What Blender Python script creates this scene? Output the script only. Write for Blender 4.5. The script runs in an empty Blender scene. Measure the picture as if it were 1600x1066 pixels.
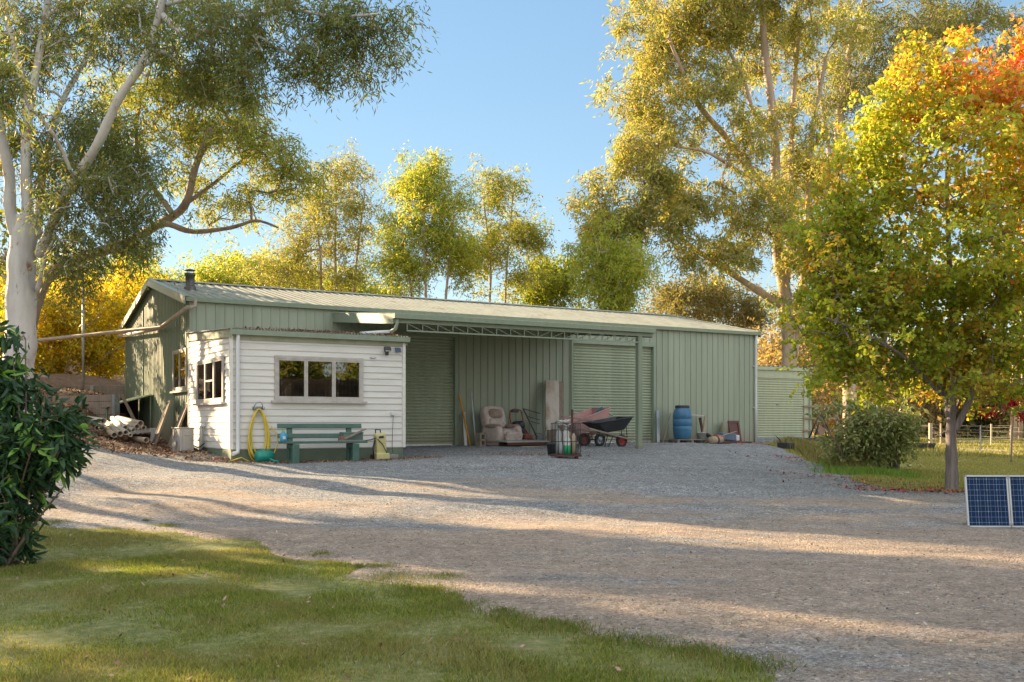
import bpy, bmesh, math, random
import numpy as np
from mathutils import Vector, Matrix, Euler
random.seed(5); RS = np.random.RandomState(11)
scene = bpy.context.scene; C = scene.collection
R = math.radians
# ------------------------------------------------------------------ camera model
F = 1584.0; CX = 800.0; HY = 663.0; EZ = 1.5
TH = math.atan2(.506, .8626); ct, st = math.cos(TH), math.sin(TH)
A0 = (-6.36, 23.0)
def W(a, b): return (A0[0] + ct*a - st*b, A0[1] + st*a + ct*b)          # building coords -> world
def at(px, py, Y): return np.array([(px-CX)/F*Y, Y, EZ + (HY-py)/F*Y])
def onb(px, py, b):                                                      # point on plane b=const -> (a, z)
    k = (px-CX)/F; ox, oy = W(0, b)
    a = (k*oy - ox)/(ct - k*st); Y = oy + st*a
    return a, EZ + (HY-py)/F*Y
def ona(px, py, a):                                                      # point on plane a=const -> (b, z)
    k = (px-CX)/F; ox, oy = W(a, 0)
    b = (k*oy - ox)/(-st - k*ct); Y = oy + ct*b
    return b, EZ + (HY-py)/F*Y
# ------------------------------------------------------------------ terrain
CP = [(-9,-4,0),(0,-6,-.1),(9,-4,0),(-7,4,0),(-3,4,0),(0,4,0),(3,4,0),(7,4,0),(-8,8,.05),(-4,8,0),(0,8,0),(4,8,0),(8,8,0),
 (-12,11,.35),(-8,11,.08),(-4,11,0),(0,11,0),(4,11,0),(8,11,0),(12,11,0),(-10,14,.5),(-7,14,.12),(-4,14,.06),(0,14,.04),(4,14,.02),(8,14,0),(12,14,0),
 (-12,17,1.0),(-9,17,.6),(-6,17,.28),(-3,17.5,.22),(0,17.5,.2),(4,17.5,.15),(8,17.5,.08),(12,18,.05),
 (-12,20,1.2),(-9.5,20,.85),(-7,20,.5),(-4,20.5,.42),(-1,21,.4),(2,21,.36),(5,21,.28),(8,21,.12),(11,21,.08),(15,21,.05),
 (-13,24,1.8),(-10.5,23,1.15),(-8.3,23,.8),(-6.6,22.3,.62),(-4.5,23.4,.6),(-2.6,24.4,.63),(-1,25,.7),(1,25.5,.68),(3,26,.62),(5.5,26,.48),(8,25.5,.22),(11,25,.1),(15,25,.12),
 (-12.5,27,1.7),(-10.7,26.6,1.1),(-9.2,26,.85),(-8.4,25.2,.78),(-9.6,28,.86),(-11,29,1.05),(-11,31,1.2),(-13.5,30,2.2),(-14.5,34,2.7),(-12.2,35,1.7),
 (-4,28,.85),(-1,29,.84),(2,30,.84),(4,30.5,.82),(6.5,30.5,.75),(8.6,30,.5),(10.4,29,.2),(14,29,.15),(18,29,.15),
 (-6,31,.86),(-2,33,.86),(2,34,.86),(5,34,.87),(7.5,34,.84),(9,35,.82),(10.4,34,.62),(11.6,33.4,.3),(14,33,.2),(19,34,.2),
 (6,38,.86),(9.5,38,.9),(11.2,38.4,.92),(12.6,38.2,.7),(13.6,37.6,.4),(15,37,.25),(20,38,.2),(10,42,.9),(13,42,.9),(15.3,41,.4),(17,42,.25),(22,42,.2),(30,42,.2),
 (-16,24,2.2),(-16,19,1.7),(-16,14,1.2),(-22,16,2),(-20,25,3),(-20,32,3.6),(-17,38,3.4),(-12,40,2.6),(-8,42,2.2),(-3,42,1.6),(2,44,1.3),(8,48,.8),
 (-25,45,5),(-15,52,4.2),(-5,56,2.6),(5,60,1.2),(15,55,.4),(25,55,.2),(35,60,.2),(18,20,.0),(22,25,.05),(25,32,.1),(16,12,0),(22,14,0),(30,20,0),
 (-40,60,8),(-20,80,8),(0,90,3.5),(20,90,.6),(40,90,.4),(60,60,.2),(60,120,1),(0,150,6),(-60,120,12),(-60,30,7),(-40,10,3),(-40,-20,1),(30,-20,0),(60,0,0)]
CP = np.array(CP, float)
def gz(x, y):
    x = np.asarray(x, float); y = np.asarray(y, float); sh = x.shape
    x = x.ravel(); y = y.ravel(); out = np.empty(len(x))
    for i in range(0, len(x), 20000):
        X = x[i:i+20000, None]; Y = y[i:i+20000, None]
        d2 = (X-CP[:, 0])**2 + (Y-CP[:, 1])**2
        sc = 1.2 + 0.03*np.maximum(0, np.hypot(CP[:, 0], CP[:, 1]-25)-10)
        w = 1/(d2 + sc**2)**2.2
        out[i:i+20000] = (w*CP[:, 2]).sum(1)/w.sum(1)
    r = out.reshape(sh)
    return float(r) if r.shape == () else r
def gp(px, py):                                                          # pixel -> ground point
    k = (px-CX)/F; s = (HY-py)/F; prev = None
    Y = np.arange(3, 150, .05); d = EZ + s*Y - gz(k*Y, Y)
    i = np.argmax(d < 0) if (d < 0).any() else len(Y)-1
    return np.array([k*Y[i], Y[i], gz(k*Y[i], Y[i])])
# ------------------------------------------------------------------ node materials
def newmat(n):
    m = bpy.data.materials.new(n); m.use_nodes = True; nt = m.node_tree
    b = nt.nodes['Principled BSDF']; return m, nt, b
def N(nt, t, **kw):
    n = nt.nodes.new(t)
    for k, v in kw.items():
        if k.startswith('i_'): n.inputs[k[2:].replace('_', ' ')].default_value = v
        else: setattr(n, k, v)
    return n
def coords(nt, scale=(1, 1, 1), rot=(0, 0, 0), kind='Object'):
    tc = N(nt, 'ShaderNodeTexCoord'); mp = N(nt, 'ShaderNodeMapping')
    mp.inputs['Scale'].default_value = scale; mp.inputs['Rotation'].default_value = rot
    nt.links.new(tc.outputs[kind], mp.inputs['Vector']); return mp.outputs['Vector']
def ramp(nt, fac, stops):
    r = N(nt, 'ShaderNodeValToRGB'); e = r.color_ramp.elements
    while len(e) < len(stops): e.new(.5)
    for i, (p, c) in enumerate(stops):
        e[i].position = p; e[i].color = (c[0], c[1], c[2], 1) if hasattr(c, '__len__') else (c, c, c, 1)
    nt.links.new(fac, r.inputs['Fac']); return r.outputs['Color']
def noise(nt, vec, scale, detail=5, rough=.6):
    n = N(nt, 'ShaderNodeTexNoise'); n.inputs['Scale'].default_value = scale
    n.inputs['Detail'].default_value = detail; n.inputs['Roughness'].default_value = rough
    nt.links.new(vec, n.inputs['Vector']); return n.outputs['Fac']
def mixc(nt, fac, a, b, blend='MIX'):
    m = N(nt, 'ShaderNodeMix', data_type='RGBA', blend_type=blend)
    if isinstance(fac, (int, float)): m.inputs[0].default_value = fac
    else: nt.links.new(fac, m.inputs[0])
    for i, v in ((6, a), (7, b)):
        if isinstance(v, tuple): m.inputs[i].default_value = (*v[:3], 1)
        else: nt.links.new(v, m.inputs[i])
    return m.outputs[2]
def bump(nt, b, h, strength=.3, dist=.02):
    n = N(nt, 'ShaderNodeBump'); n.inputs['Strength'].default_value = strength; n.inputs['Distance'].default_value = dist
    nt.links.new(h, n.inputs['Height']); nt.links.new(n.outputs['Normal'], b.inputs['Normal'])
MC = {}
def pm(n, c1, c2=None, scale=3, rough=.6, metal=0, bmp=.15, stretch=(1, 1, 1), lo=.35, hi=.7, dirt=None, dirt_lo=.6, bd=.01):
    """paint / wood / plastic: two-tone noise, optional dirt patches, bump"""
    if n in MC: return MC[n]
    m, nt, b = newmat(n); v = coords(nt, stretch)
    if c2 is None: c2 = tuple(x*.78 for x in c1)
    f = noise(nt, v, scale); col = ramp(nt, f, [(lo, c1), (hi, c2)])
    if dirt:
        g = ramp(nt, noise(nt, v, scale*2.3+.7, 8, .7), [(dirt_lo, 0), (dirt_lo+.15, 1)])
        col = mixc(nt, g, col, dirt)
    nt.links.new(col, b.inputs['Base Color'])
    b.inputs['Roughness'].default_value = rough; b.inputs['Metallic'].default_value = metal
    if bmp: bump(nt, b, noise(nt, v, scale*6, 4), bmp, bd)
    MC[n] = m; return m
def leafmat(n, trans=.5, rough=.5, yb=(1.25, 1.15, .5)):
    if n in MC: return MC[n]
    m, nt, b = newmat(n); a = N(nt, 'ShaderNodeAttribute', attribute_name='leafcol')
    b.inputs['Roughness'].default_value = rough; b.inputs['Specular IOR Level'].default_value = .35
    nt.links.new(a.outputs['Color'], b.inputs['Base Color'])
    t = N(nt, 'ShaderNodeBsdfTranslucent'); tc = mixc(nt, 1.0, a.outputs['Color'], yb, 'MULTIPLY')
    nt.links.new(tc, t.inputs['Color'])
    mx = N(nt, 'ShaderNodeMixShader'); mx.inputs[0].default_value = trans
    nt.links.new(b.outputs[0], mx.inputs[1]); nt.links.new(t.outputs[0], mx.inputs[2])
    nt.links.new(mx.outputs[0], nt.nodes['Material Output'].inputs['Surface']); MC[n] = m; return m
def attrmat(n, rough=.9):
    if n in MC: return MC[n]
    m, nt, b = newmat(n); a = N(nt, 'ShaderNodeAttribute', attribute_name='leafcol')
    nt.links.new(a.outputs['Color'], b.inputs['Base Color']); b.inputs['Roughness'].default_value = rough; MC[n] = m; return m
# ------------------------------------------------------------------ mesh helpers
def rotm(e): return np.array(Euler([R(v) for v in e]).to_matrix()) if e is not None else np.eye(3)
class MB:
    def __init__(s): s.v = []; s.f = []; s.n = 0; s.sm = []
    def add(s, V, Fc, smooth=False):
        V = np.asarray(V, float); s.v.append(V); s.f += [tuple(i+s.n for i in f) for f in Fc]
        s.sm += [smooth]*len(Fc); s.n += len(V); return s
    def box(s, c, d, e=None, taper=1.0):
        h = np.array(d)/2; P = []
        for z in (-1, 1):
            k = taper if z > 0 else 1
            for x, y in ((-1, -1), (1, -1), (1, 1), (-1, 1)): P.append([x*h[0]*k, y*h[1]*k, z*h[2]])
        P = np.array(P) @ rotm(e).T + np.array(c)
        return s.add(P, [(0, 3, 2, 1), (4, 5, 6, 7), (0, 1, 5, 4), (1, 2, 6, 5), (2, 3, 7, 6), (3, 0, 4, 7)])
    def bbox(s, x0, x1, y0, y1, z0, z1): return s.box(((x0+x1)/2, (y0+y1)/2, (z0+z1)/2), (x1-x0, y1-y0, z1-z0))
    def rbox(s, c, d, e=None, bev=.02):
        """box with chamfered edges"""
        bm = bmesh.new(); bmesh.ops.create_cube(bm, size=1)
        for v in bm.verts: v.co = Vector((v.co.x*d[0], v.co.y*d[1], v.co.z*d[2]))
        bmesh.ops.bevel(bm, geom=bm.edges[:], offset=min(bev, min(d)*.45), segments=2, profile=.6, affect='EDGES')
        bm.verts.index_update(); V = np.array([v.co[:] for v in bm.verts]) @ rotm(e).T + np.array(c)
        Fc = [tuple(v.index for v in f.verts) for f in bm.faces]; bm.free(); return s.add(V, Fc)
    def sq(s, c, d, e=None, p=.45, nu=20, nv=12):
        """superellipsoid cushion"""
        def sp(x, k): return math.copysign(abs(x)**k, x)
        V = []
        for j in range(nv+1):
            ph = -math.pi/2 + math.pi*j/nv
            for i in range(nu):
                th = 2*math.pi*i/nu
                V.append([sp(math.cos(ph), p)*sp(math.cos(th), p)*d[0]/2, sp(math.cos(ph), p)*sp(math.sin(th), p)*d[1]/2, sp(math.sin(ph), p)*d[2]/2])
        Fc = [(j*nu+i, j*nu+(i+1) % nu, (j+1)*nu+(i+1) % nu, (j+1)*nu+i) for j in range(nv) for i in range(nu)]
        return s.add(np.array(V) @ rotm(e).T + np.array(c), Fc, True)
    def tube(s, P, r, n=8, cap=True, flat=1.0):
        P = np.asarray(P, float); k = len(P); r = np.ones(k)*r if np.isscalar(r) else np.asarray(r, float)
        T = np.gradient(P, axis=0) if k > 1 else None; T /= np.linalg.norm(T, axis=1)[:, None]+1e-9
        u = np.cross(T[0], [0, 0, 1]);
        if np.linalg.norm(u) < .05: u = np.cross(T[0], [0, 1, 0])
        u /= np.linalg.norm(u); V = []
        for i in range(k):
            u = u - T[i]*np.dot(u, T[i]); u /= np.linalg.norm(u)+1e-9; w = np.cross(T[i], u)
            for j in range(n):
                a = 2*math.pi*j/n; V.append(P[i] + r[i]*(math.cos(a)*u + flat*math.sin(a)*w))
        Fc = [(i*n+j, i*n+(j+1) % n, (i+1)*n+(j+1) % n, (i+1)*n+j) for i in range(k-1) for j in range(n)]
        s.add(V, Fc, True)
        if cap:
            s.f += [tuple(s.n-k*n+j for j in range(n))[::-1], tuple(s.n-n+j for j in range(n))]; s.sm += [False, False]
        return s
    def hollow(s, p0, p1, r, t=.012, n=14):
        p0 = np.array(p0, float); p1 = np.array(p1, float); d = (p1-p0)/np.linalg.norm(p1-p0)
        return s.tube([p0, p1, p1, p1-d*.4*np.linalg.norm(p1-p0), p1-d*.41*np.linalg.norm(p1-p0)], [r, r, r-t, r-t, .001], n, False) if False else s._hollow(p0, p1, d, r, t, n)
    def _hollow(s, p0, p1, d, r, t, n):
        u = np.cross(d, [0, 0, 1]); u /= np.linalg.norm(u); w = np.cross(d, u); V = []
        for P, rr in ((p0, r-t), (p0, r), (p1, r), (p1, r-t)):
            for j in range(n):
                a = 2*math.pi*j/n; V.append(P + rr*(math.cos(a)*u+math.sin(a)*w))
        Fc = [((i % 4)*n+j, (i % 4)*n+(j+1) % n, ((i+1) % 4)*n+(j+1) % n, ((i+1) % 4)*n+j) for i in range(4) for j in range(n)]
        return s.add(V, Fc, True)
    def lathe(s, prof, c=(0, 0, 0), n=24, e=None):
        V = []
        for r, z in prof:
            for j in range(n):
                a = 2*math.pi*j/n; V.append([r*math.cos(a), r*math.sin(a), z])
        Fc = [(i*n+j, i*n+(j+1) % n, (i+1)*n+(j+1) % n, (i+1)*n+j) for i in range(len(prof)-1) for j in range(n)]
        return s.add(np.array(V) @ rotm(e).T + np.array(c), Fc, True)
    def prism(s, poly, o, ux, uy, uz):
        """poly in (ux,uy) plane, extruded by vector uz"""
        ux, uy, uz, o = [np.array(q, float) for q in (ux, uy, uz, o)]; n = len(poly)
        V = [o+x*ux+y*uy for x, y in poly] + [o+x*ux+y*uy+uz for x, y in poly]
        return s.add(V, [tuple(range(n))[::-1], tuple(range(n, 2*n))] + [(i, (i+1) % n, n+(i+1) % n, n+i) for i in range(n)])
    def sheet(s, prof, o, ux, un, uv, th=.004):
        """profile [(along, out)] along ux / outward un, swept by vector uv (a thin folded metal sheet)"""
        o, ux, un, uv = [np.array(q, float) for q in (o, ux, un, uv)]; n = len(prof)
        V = [o+x*ux+y*un for x, y in prof] + [o+x*ux+y*un+uv for x, y in prof]
        V += [q-un*th for q in V]; Fc = []
        for i in range(n-1): Fc += [(i, i+1, n+i+1, n+i), (2*n+i+1, 2*n+i, 3*n+i, 3*n+i+1)]
        Fc += [(0, n, 3*n, 2*n), (n-1, 3*n-1, 4*n-1, 2*n-1)]
        for i in range(n-1): Fc += [(i, 2*n+i, 2*n+i+1, i+1), (n+i, n+i+1, 3*n+i+1, 3*n+i)]
        return s.add(V, Fc)
    def build(s, name, mat, parent=None):
        me = bpy.data.meshes.new(name); V = np.concatenate(s.v) if s.v else np.zeros((0, 3))
        me.from_pydata(V.tolist(), [], s.f); me.polygons.foreach_set('use_smooth', s.sm)
        me.materials.append(mat); me.update(); o = bpy.data.objects.new(name, me); C.objects.link(o)
        if parent: o.parent = parent
        return o
def quads(name, V, mat, col=None, nv=4, parent=None, idx=None, smooth=False):
    """fast mesh of m separate nv-gons; V (m,nv,3), col (m,3); idx: faces within each element"""
    m = V.shape[0]; k = V.shape[1]; me = bpy.data.meshes.new(name); me.vertices.add(m*k)
    me.vertices.foreach_set('co', V.reshape(-1).astype(np.float32))
    idx = idx or [tuple(range(k))]; L = sum(len(f) for f in idx)
    loops = np.concatenate([np.array(f) for f in idx]); allv = (np.arange(m)[:, None]*k + loops[None]).ravel()
    me.loops.add(m*L); me.loops.foreach_set('vertex_index', allv.astype(np.int32))
    st_ = np.cumsum([0]+[len(f) for f in idx][:-1]); starts = (np.arange(m)[:, None]*L + st_[None]).ravel()
    me.polygons.add(m*len(idx)); me.polygons.foreach_set('loop_start', starts.astype(np.int32))
    if smooth: me.polygons.foreach_set('use_smooth', [True]*(m*len(idx)))
    me.update(calc_edges=True); me.validate()
    if col is not None:
        at_ = me.attributes.new('leafcol', 'FLOAT_COLOR', 'POINT')
        cc = np.repeat(np.concatenate([col, np.ones((m, 1))], 1), k, axis=0).astype(np.float32)
        at_.data.foreach_set('color', cc.ravel())
    me.materials.append(mat); o = bpy.data.objects.new(name, me); C.objects.link(o)
    if parent: o.parent = parent
    return o
def tag(o, label=None, cat=None, group=None, kind=None):
    for k, v in (('label', label), ('category', cat), ('group', group), ('kind', kind)):
        if v: o[k] = v
    return o
def E(name, label, cat, loc, rz=0, group=None, e=None):
    o = bpy.data.objects.new(name, None); C.objects.link(o); o.location = [float(q) for q in loc]
    o.rotation_euler = e if e else (0, 0, rz); o.empty_display_size = .1
    return tag(o, label, cat, group)
def EB(name, label, cat, a, b, z=None, rot=0, group=None):
    x, y = W(a, b)
    return E(name, label, cat, (x, y, gz(x, y) if z is None else z), TH+R(rot), group)
def copy_tree(o, parent=None):
    c = o.copy(); C.objects.link(c)
    if parent: c.parent = parent
    for ch in [q for q in list(C.objects) if q.parent == o]: copy_tree(ch, c)
    return c
# ------------------------------------------------------------------ materials
def metal_paint(n, c, dirt, rough=.5, dlo=.62, streak=(6, 6, .6), wall=None):
    m = pm(n, c, tuple(q*.84 for q in c), 1.3, rough, 0, .04, streak, .3, .75, dirt, dlo)
    if wall is None: return m
    nt = m.node_tree; b = nt.nodes['Principled BSDF']; lk = b.inputs['Base Color'].links[0]; col = lk.from_socket; nt.links.remove(lk)
    v = coords(nt); sp = N(nt, 'ShaderNodeSeparateXYZ'); nt.links.new(v, sp.inputs[0])
    s = N(nt, 'ShaderNodeMath', operation='ADD'); nt.links.new(sp.outputs['X'], s.inputs[0]); nt.links.new(sp.outputs['Y'], s.inputs[1])
    fl = N(nt, 'ShaderNodeMath', operation='SNAP'); fl.inputs[1].default_value = .75; nt.links.new(s.outputs[0], fl.inputs[0])
    wn = N(nt, 'ShaderNodeTexWhiteNoise', noise_dimensions='1D'); nt.links.new(fl.outputs[0], wn.inputs['W'])
    col = mixc(nt, 1.0, col, ramp(nt, wn.outputs['Value'], [(0, .90), (1, 1.06)]), 'MULTIPLY')
    z = N(nt, 'ShaderNodeMath', operation='MULTIPLY_ADD'); nt.links.new(noise(nt, coords(nt, (3, 3, 1)), 2.5, 7, .75), z.inputs[0]); z.inputs[1].default_value = -1.0; nt.links.new(sp.outputs['Z'], z.inputs[2])
    mr = N(nt, 'ShaderNodeMapRange'); mr.inputs['From Min'].default_value = wall+.25; mr.inputs['From Max'].default_value = wall-.25; nt.links.new(z.outputs[0], mr.inputs[0]); mr.inputs['To Max'].default_value = .6
    col = mixc(nt, mr.outputs[0], col, (.27, .215, .16)); nt.links.new(col, b.inputs['Base Color']); return m
SAGE = (.345, .38, .285)
M_wall = metal_paint('sage_steel', SAGE, (.25, .285, .225), .42, .66, wall=.62)
M_trim = metal_paint('sage_trim', (.27, .32, .24), (.2, .23, .17), .4, .64)
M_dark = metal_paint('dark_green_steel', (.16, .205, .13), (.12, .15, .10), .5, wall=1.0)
M_door = metal_paint('roller_door_paint', (.37, .41, .295), (.29, .32, .235), .45, .62, wall=.55)
M_door2 = metal_paint('cream_green_door_paint', (.50, .52, .36), (.41, .43, .30), .45, .62)
M_white = pm('white_weatherboard', (.74, .705, .655), (.62, .59, .545), 2.5, .6, 0, .2, (.5, .5, 4), .35, .7, (.42, .37, .31), .63)
M_wframe = pm('faded_window_timber', (.50, .46, .42), (.36, .32, .28), 5, .7, 0, .2, (1, 1, 1), .35, .7, (.22, .19, .16), .63)
M_pvcw = pm('white_plastic_pipe', (.68, .69, .70), (.58, .58, .57), 2, .35, 0, .02)
M_pvc = pm('weathered_pvc', (.44, .37, .29), (.30, .23, .17), 4, .55, 0, .05, dirt=(.22, .15, .1), dirt_lo=.6)
M_steel = pm('galvanised_steel', (.34, .36, .38), (.24, .25, .27), 6, .42, .6, .05)
M_black = pm('black_plastic', (.025, .027, .03), (.045, .046, .05), 6, .5, 0, .05)
M_rubber = pm('tyre_rubber', (.03, .03, .03), (.06, .055, .05), 10, .85, 0, .3)
M_conc = pm('concrete', (.33, .31, .29), (.24, .225, .21), 6, .9, 0, .4, bd=.02)
M_brick = pm('old_brick', (.30, .15, .11), (.22, .12, .09), 9, .9, 0, .4, dirt=(.3, .24, .2))
M_timber = pm('grey_timber', (.30, .24, .19), (.19, .15, .12), 3, .8, 0, .3, (6, 6, .8))
M_board = pm('stained_board', (.60, .52, .45), (.40, .29, .21), 2.2, .85, 0, .2, (1.5, 1.5, .7), .42, .62, (.15, .11, .09), .62)
M_benchg = pm('green_recycled_plastic', (.045, .11, .085), (.08, .145, .115), 4, .55, 0, .2, dirt=(.12, .17, .16), dirt_lo=.62)
M_teal = pm('teal_plastic', (.01, .27, .21), (.01, .21, .17), 4, .35, 0, .02)
M_yel = pm('yellow_hose', (.72, .55, .06), (.60, .44, .06), 5, .45, 0, .02)
M_cream = pm('cream_yellow_plastic', (.62, .54, .25), (.5, .43, .2), 4, .4, 0, .03)
M_orange = pm('orange_paint', (.62, .30, .03), None, 4, .5)
M_red = pm('red_paint', (.45, .035, .04), None, 6, .5)
M_redd = pm('dull_red_paint', (.32, .06, .05), (.18, .07, .05), 6, .6)
M_pink = pm('faded_pink_paint', (.60, .32, .30), (.50, .27, .25), 3, .6, 0, .1, dirt=(.28, .17, .14), dirt_lo=.66)
M_rust = pm('rusty_steel', (.13, .055, .035), (.07, .04, .03), 9, .8, .2, .3)
M_blue = pm('blue_barrel_plastic', (.035, .14, .27), (.06, .17, .30), 1.6, .38, 0, .06, (1, 1, .6), dirt=(.12, .2, .28), dirt_lo=.6)
M_uph = pm('dusty_upholstery', (.60, .50, .45), (.42, .32, .27), 5, .95, 0, .5, dirt=(.17, .11, .085), dirt_lo=.57, bd=.03)
M_uphd = pm('stained_brown_upholstery', (.25, .18, .14), (.40, .31, .25), 7, .95, 0, .5)
M_flue = pm('flue_steel', (.16, .155, .14), (.08, .08, .075), 4, .4, .5, .1)
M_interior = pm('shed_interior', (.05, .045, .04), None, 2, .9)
M_ac = pm('air_conditioner_paint', (.38, .36, .33), (.31, .295, .27), 2, .5, 0, .02)
M_dred = pm('dark_red_lacquer', (.13, .035, .025), (.09, .03, .02), 4, .5)
M_bb = pm('blue_grey_plastic', (.09, .14, .21), (.13, .18, .25), 4, .5)
def glassmat():
    m, nt, b = newmat('window_glass'); b.inputs['Base Color'].default_value = (.5, .5, .5, 1)
    g = N(nt, 'ShaderNodeBsdfGlossy'); g.inputs['Roughness'].default_value = .015; g.inputs['Color'].default_value = (.55, .56, .56, 1)
    d = N(nt, 'ShaderNodeBsdfTransparent'); d.inputs['Color'].default_value = (.62, .66, .64, 1)
    fr = N(nt, 'ShaderNodeFresnel'); fr.inputs['IOR'].default_value = 1.9
    mm = N(nt, 'ShaderNodeMath', operation='ADD'); mm.inputs[1].default_value = .10; nt.links.new(fr.outputs[0], mm.inputs[0])
    bp = N(nt, 'ShaderNodeBump'); bp.inputs['Strength'].default_value = .05; bp.inputs['Distance'].default_value = .01
    nt.links.new(noise(nt, coords(nt), 2, 2), bp.inputs['Height']); nt.links.new(bp.outputs[0], g.inputs['Normal'])
    mx = N(nt, 'ShaderNodeMixShader'); nt.links.new(mm.outputs[0], mx.inputs[0])
    nt.links.new(d.outputs[0], mx.inputs[1]); nt.links.new(g.outputs[0], mx.inputs[2])
    nt.links.new(mx.outputs[0], nt.nodes['Material Output'].inputs['Surface']); return m
M_glass = glassmat()
def roofmat():
    m, nt, b = newmat('weathered_roof_steel'); v = coords(nt, (1, 1, 1)); v2 = coords(nt, (2.5, .5, 1))
    c = ramp(nt, noise(nt, v2, 2.2, 8, .65), [(.35, (.30, .315, .26)), (.65, (.20, .21, .17))])
    g = ramp(nt, noise(nt, v, 1.1, 9, .75), [(.56, 0), (.66, 1)]); c = mixc(nt, g, c, (.17, .125, .085))
    nt.links.new(c, b.inputs['Base Color']); b.inputs['Roughness'].default_value = .6
    bump(nt, b, noise(nt, v, 14, 5), .2, .01); return m
M_roof = roofmat()
def gravelmat():
    m, nt, b = newmat('driveway_gravel'); v = coords(nt)
    vs = coords(nt, (.12, .3, 1), (0, 0, -.5))
    big = noise(nt, vs, 2.2, 5, .6); sp = N(nt, 'ShaderNodeSeparateXYZ'); nt.links.new(v, sp.inputs[0])
    # dirt nearer the house, crushed basalt nearer the shed
    gr = N(nt, 'ShaderNodeMapRange'); gr.inputs['From Min'].default_value = 23; gr.inputs['From Max'].default_value = 12
    gr.inputs['To Min'].default_value = -.22; gr.inputs['To Max'].default_value = .16; nt.links.new(sp.outputs['Y'], gr.inputs[0])
    ad = N(nt, 'ShaderNodeMath', operation='ADD'); nt.links.new(big, ad.inputs[0]); nt.links.new(gr.outputs[0], ad.inputs[1])
    fine = noise(nt, v, 5, 8, .7)
    ad2 = N(nt, 'ShaderNodeMath', operation='MULTIPLY_ADD'); nt.links.new(fine, ad2.inputs[0]); ad2.inputs[1].default_value = .35; nt.links.new(ad.outputs[0], ad2.inputs[2])
    dirtf = ramp(nt, ad2.outputs[0], [(.60, 0), (.78, 1)])
    vo = N(nt, 'ShaderNodeTexVoronoi'); vo.inputs['Scale'].default_value = 42; nt.links.new(v, vo.inputs['Vector'])
    vo2 = N(nt, 'ShaderNodeTexVoronoi'); vo2.inputs['Scale'].default_value = 17; nt.links.new(v, vo2.inputs['Vector'])
    st1 = ramp(nt, vo.outputs['Color'], [(.10, (.13, .132, .135)), (.5, (.27, .272, .275)), (.85, (.40, .40, .40)), (.96, (.66, .65, .63))])
    dt = ramp(nt, noise(nt, v, 30, 6, .75), [(.3, (.25, .185, .14)), (.55, (.42, .325, .25)), (.75, (.56, .45, .355))])
    c = mixc(nt, dirtf, st1, dt)
    sf = ramp(nt, vo2.outputs['Distance'], [(.12, 1), (.2, 0)]); sf2 = ramp(nt, vo2.outputs['Color'], [(.72, 0), (.74, 1)])
    mm = N(nt, 'ShaderNodeMath', operation='MULTIPLY'); nt.links.new(sf, mm.inputs[0]); nt.links.new(sf2, mm.inputs[1])
    c = mixc(nt, mm.outputs[0], c, (.50, .45, .39))
    tr = noise(nt, coords(nt, (.35, 1.2, 1), (0, 0, -.55)), 1.2, 8, .75); c = mixc(nt, 1.0, c, ramp(nt, tr, [(.32, .80), (.5, 1.0), (.68, 1.12)]), 'MULTIPLY')
    gn = noise(nt, v, 55, 4, .8); c = mixc(nt, 1.0, c, ramp(nt, gn, [(.36, .55), (.5, 1.0), (.62, 1.4)]), 'MULTIPLY')
    vo3 = N(nt, 'ShaderNodeTexVoronoi'); vo3.inputs['Scale'].default_value = 26; nt.links.new(v, vo3.inputs['Vector'])
    c = mixc(nt, 1.0, c, ramp(nt, vo3.outputs['Color'], [(.1, .62), (.3, .95), (.8, 1.05), (.95, 1.5)]), 'MULTIPLY')
    md = noise(nt, v, 3.2, 8, .8); c = mixc(nt, 1.0, c, ramp(nt, md, [(.34, .72), (.5, 1.0), (.64, 1.2)]), 'MULTIPLY')
    nt.links.new(c, b.inputs['Base Color']); b.inputs['Roughness'].default_value = .95
    hh = N(nt, 'ShaderNodeMath', operation='MULTIPLY_ADD'); nt.links.new(vo.outputs['Distance'], hh.inputs[0]); hh.inputs[1].default_value = -.6
    nt.links.new(noise(nt, v, 5, 10, .8), hh.inputs[2]); bump(nt, b, hh.outputs[0], 1.0, .055); return m
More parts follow.
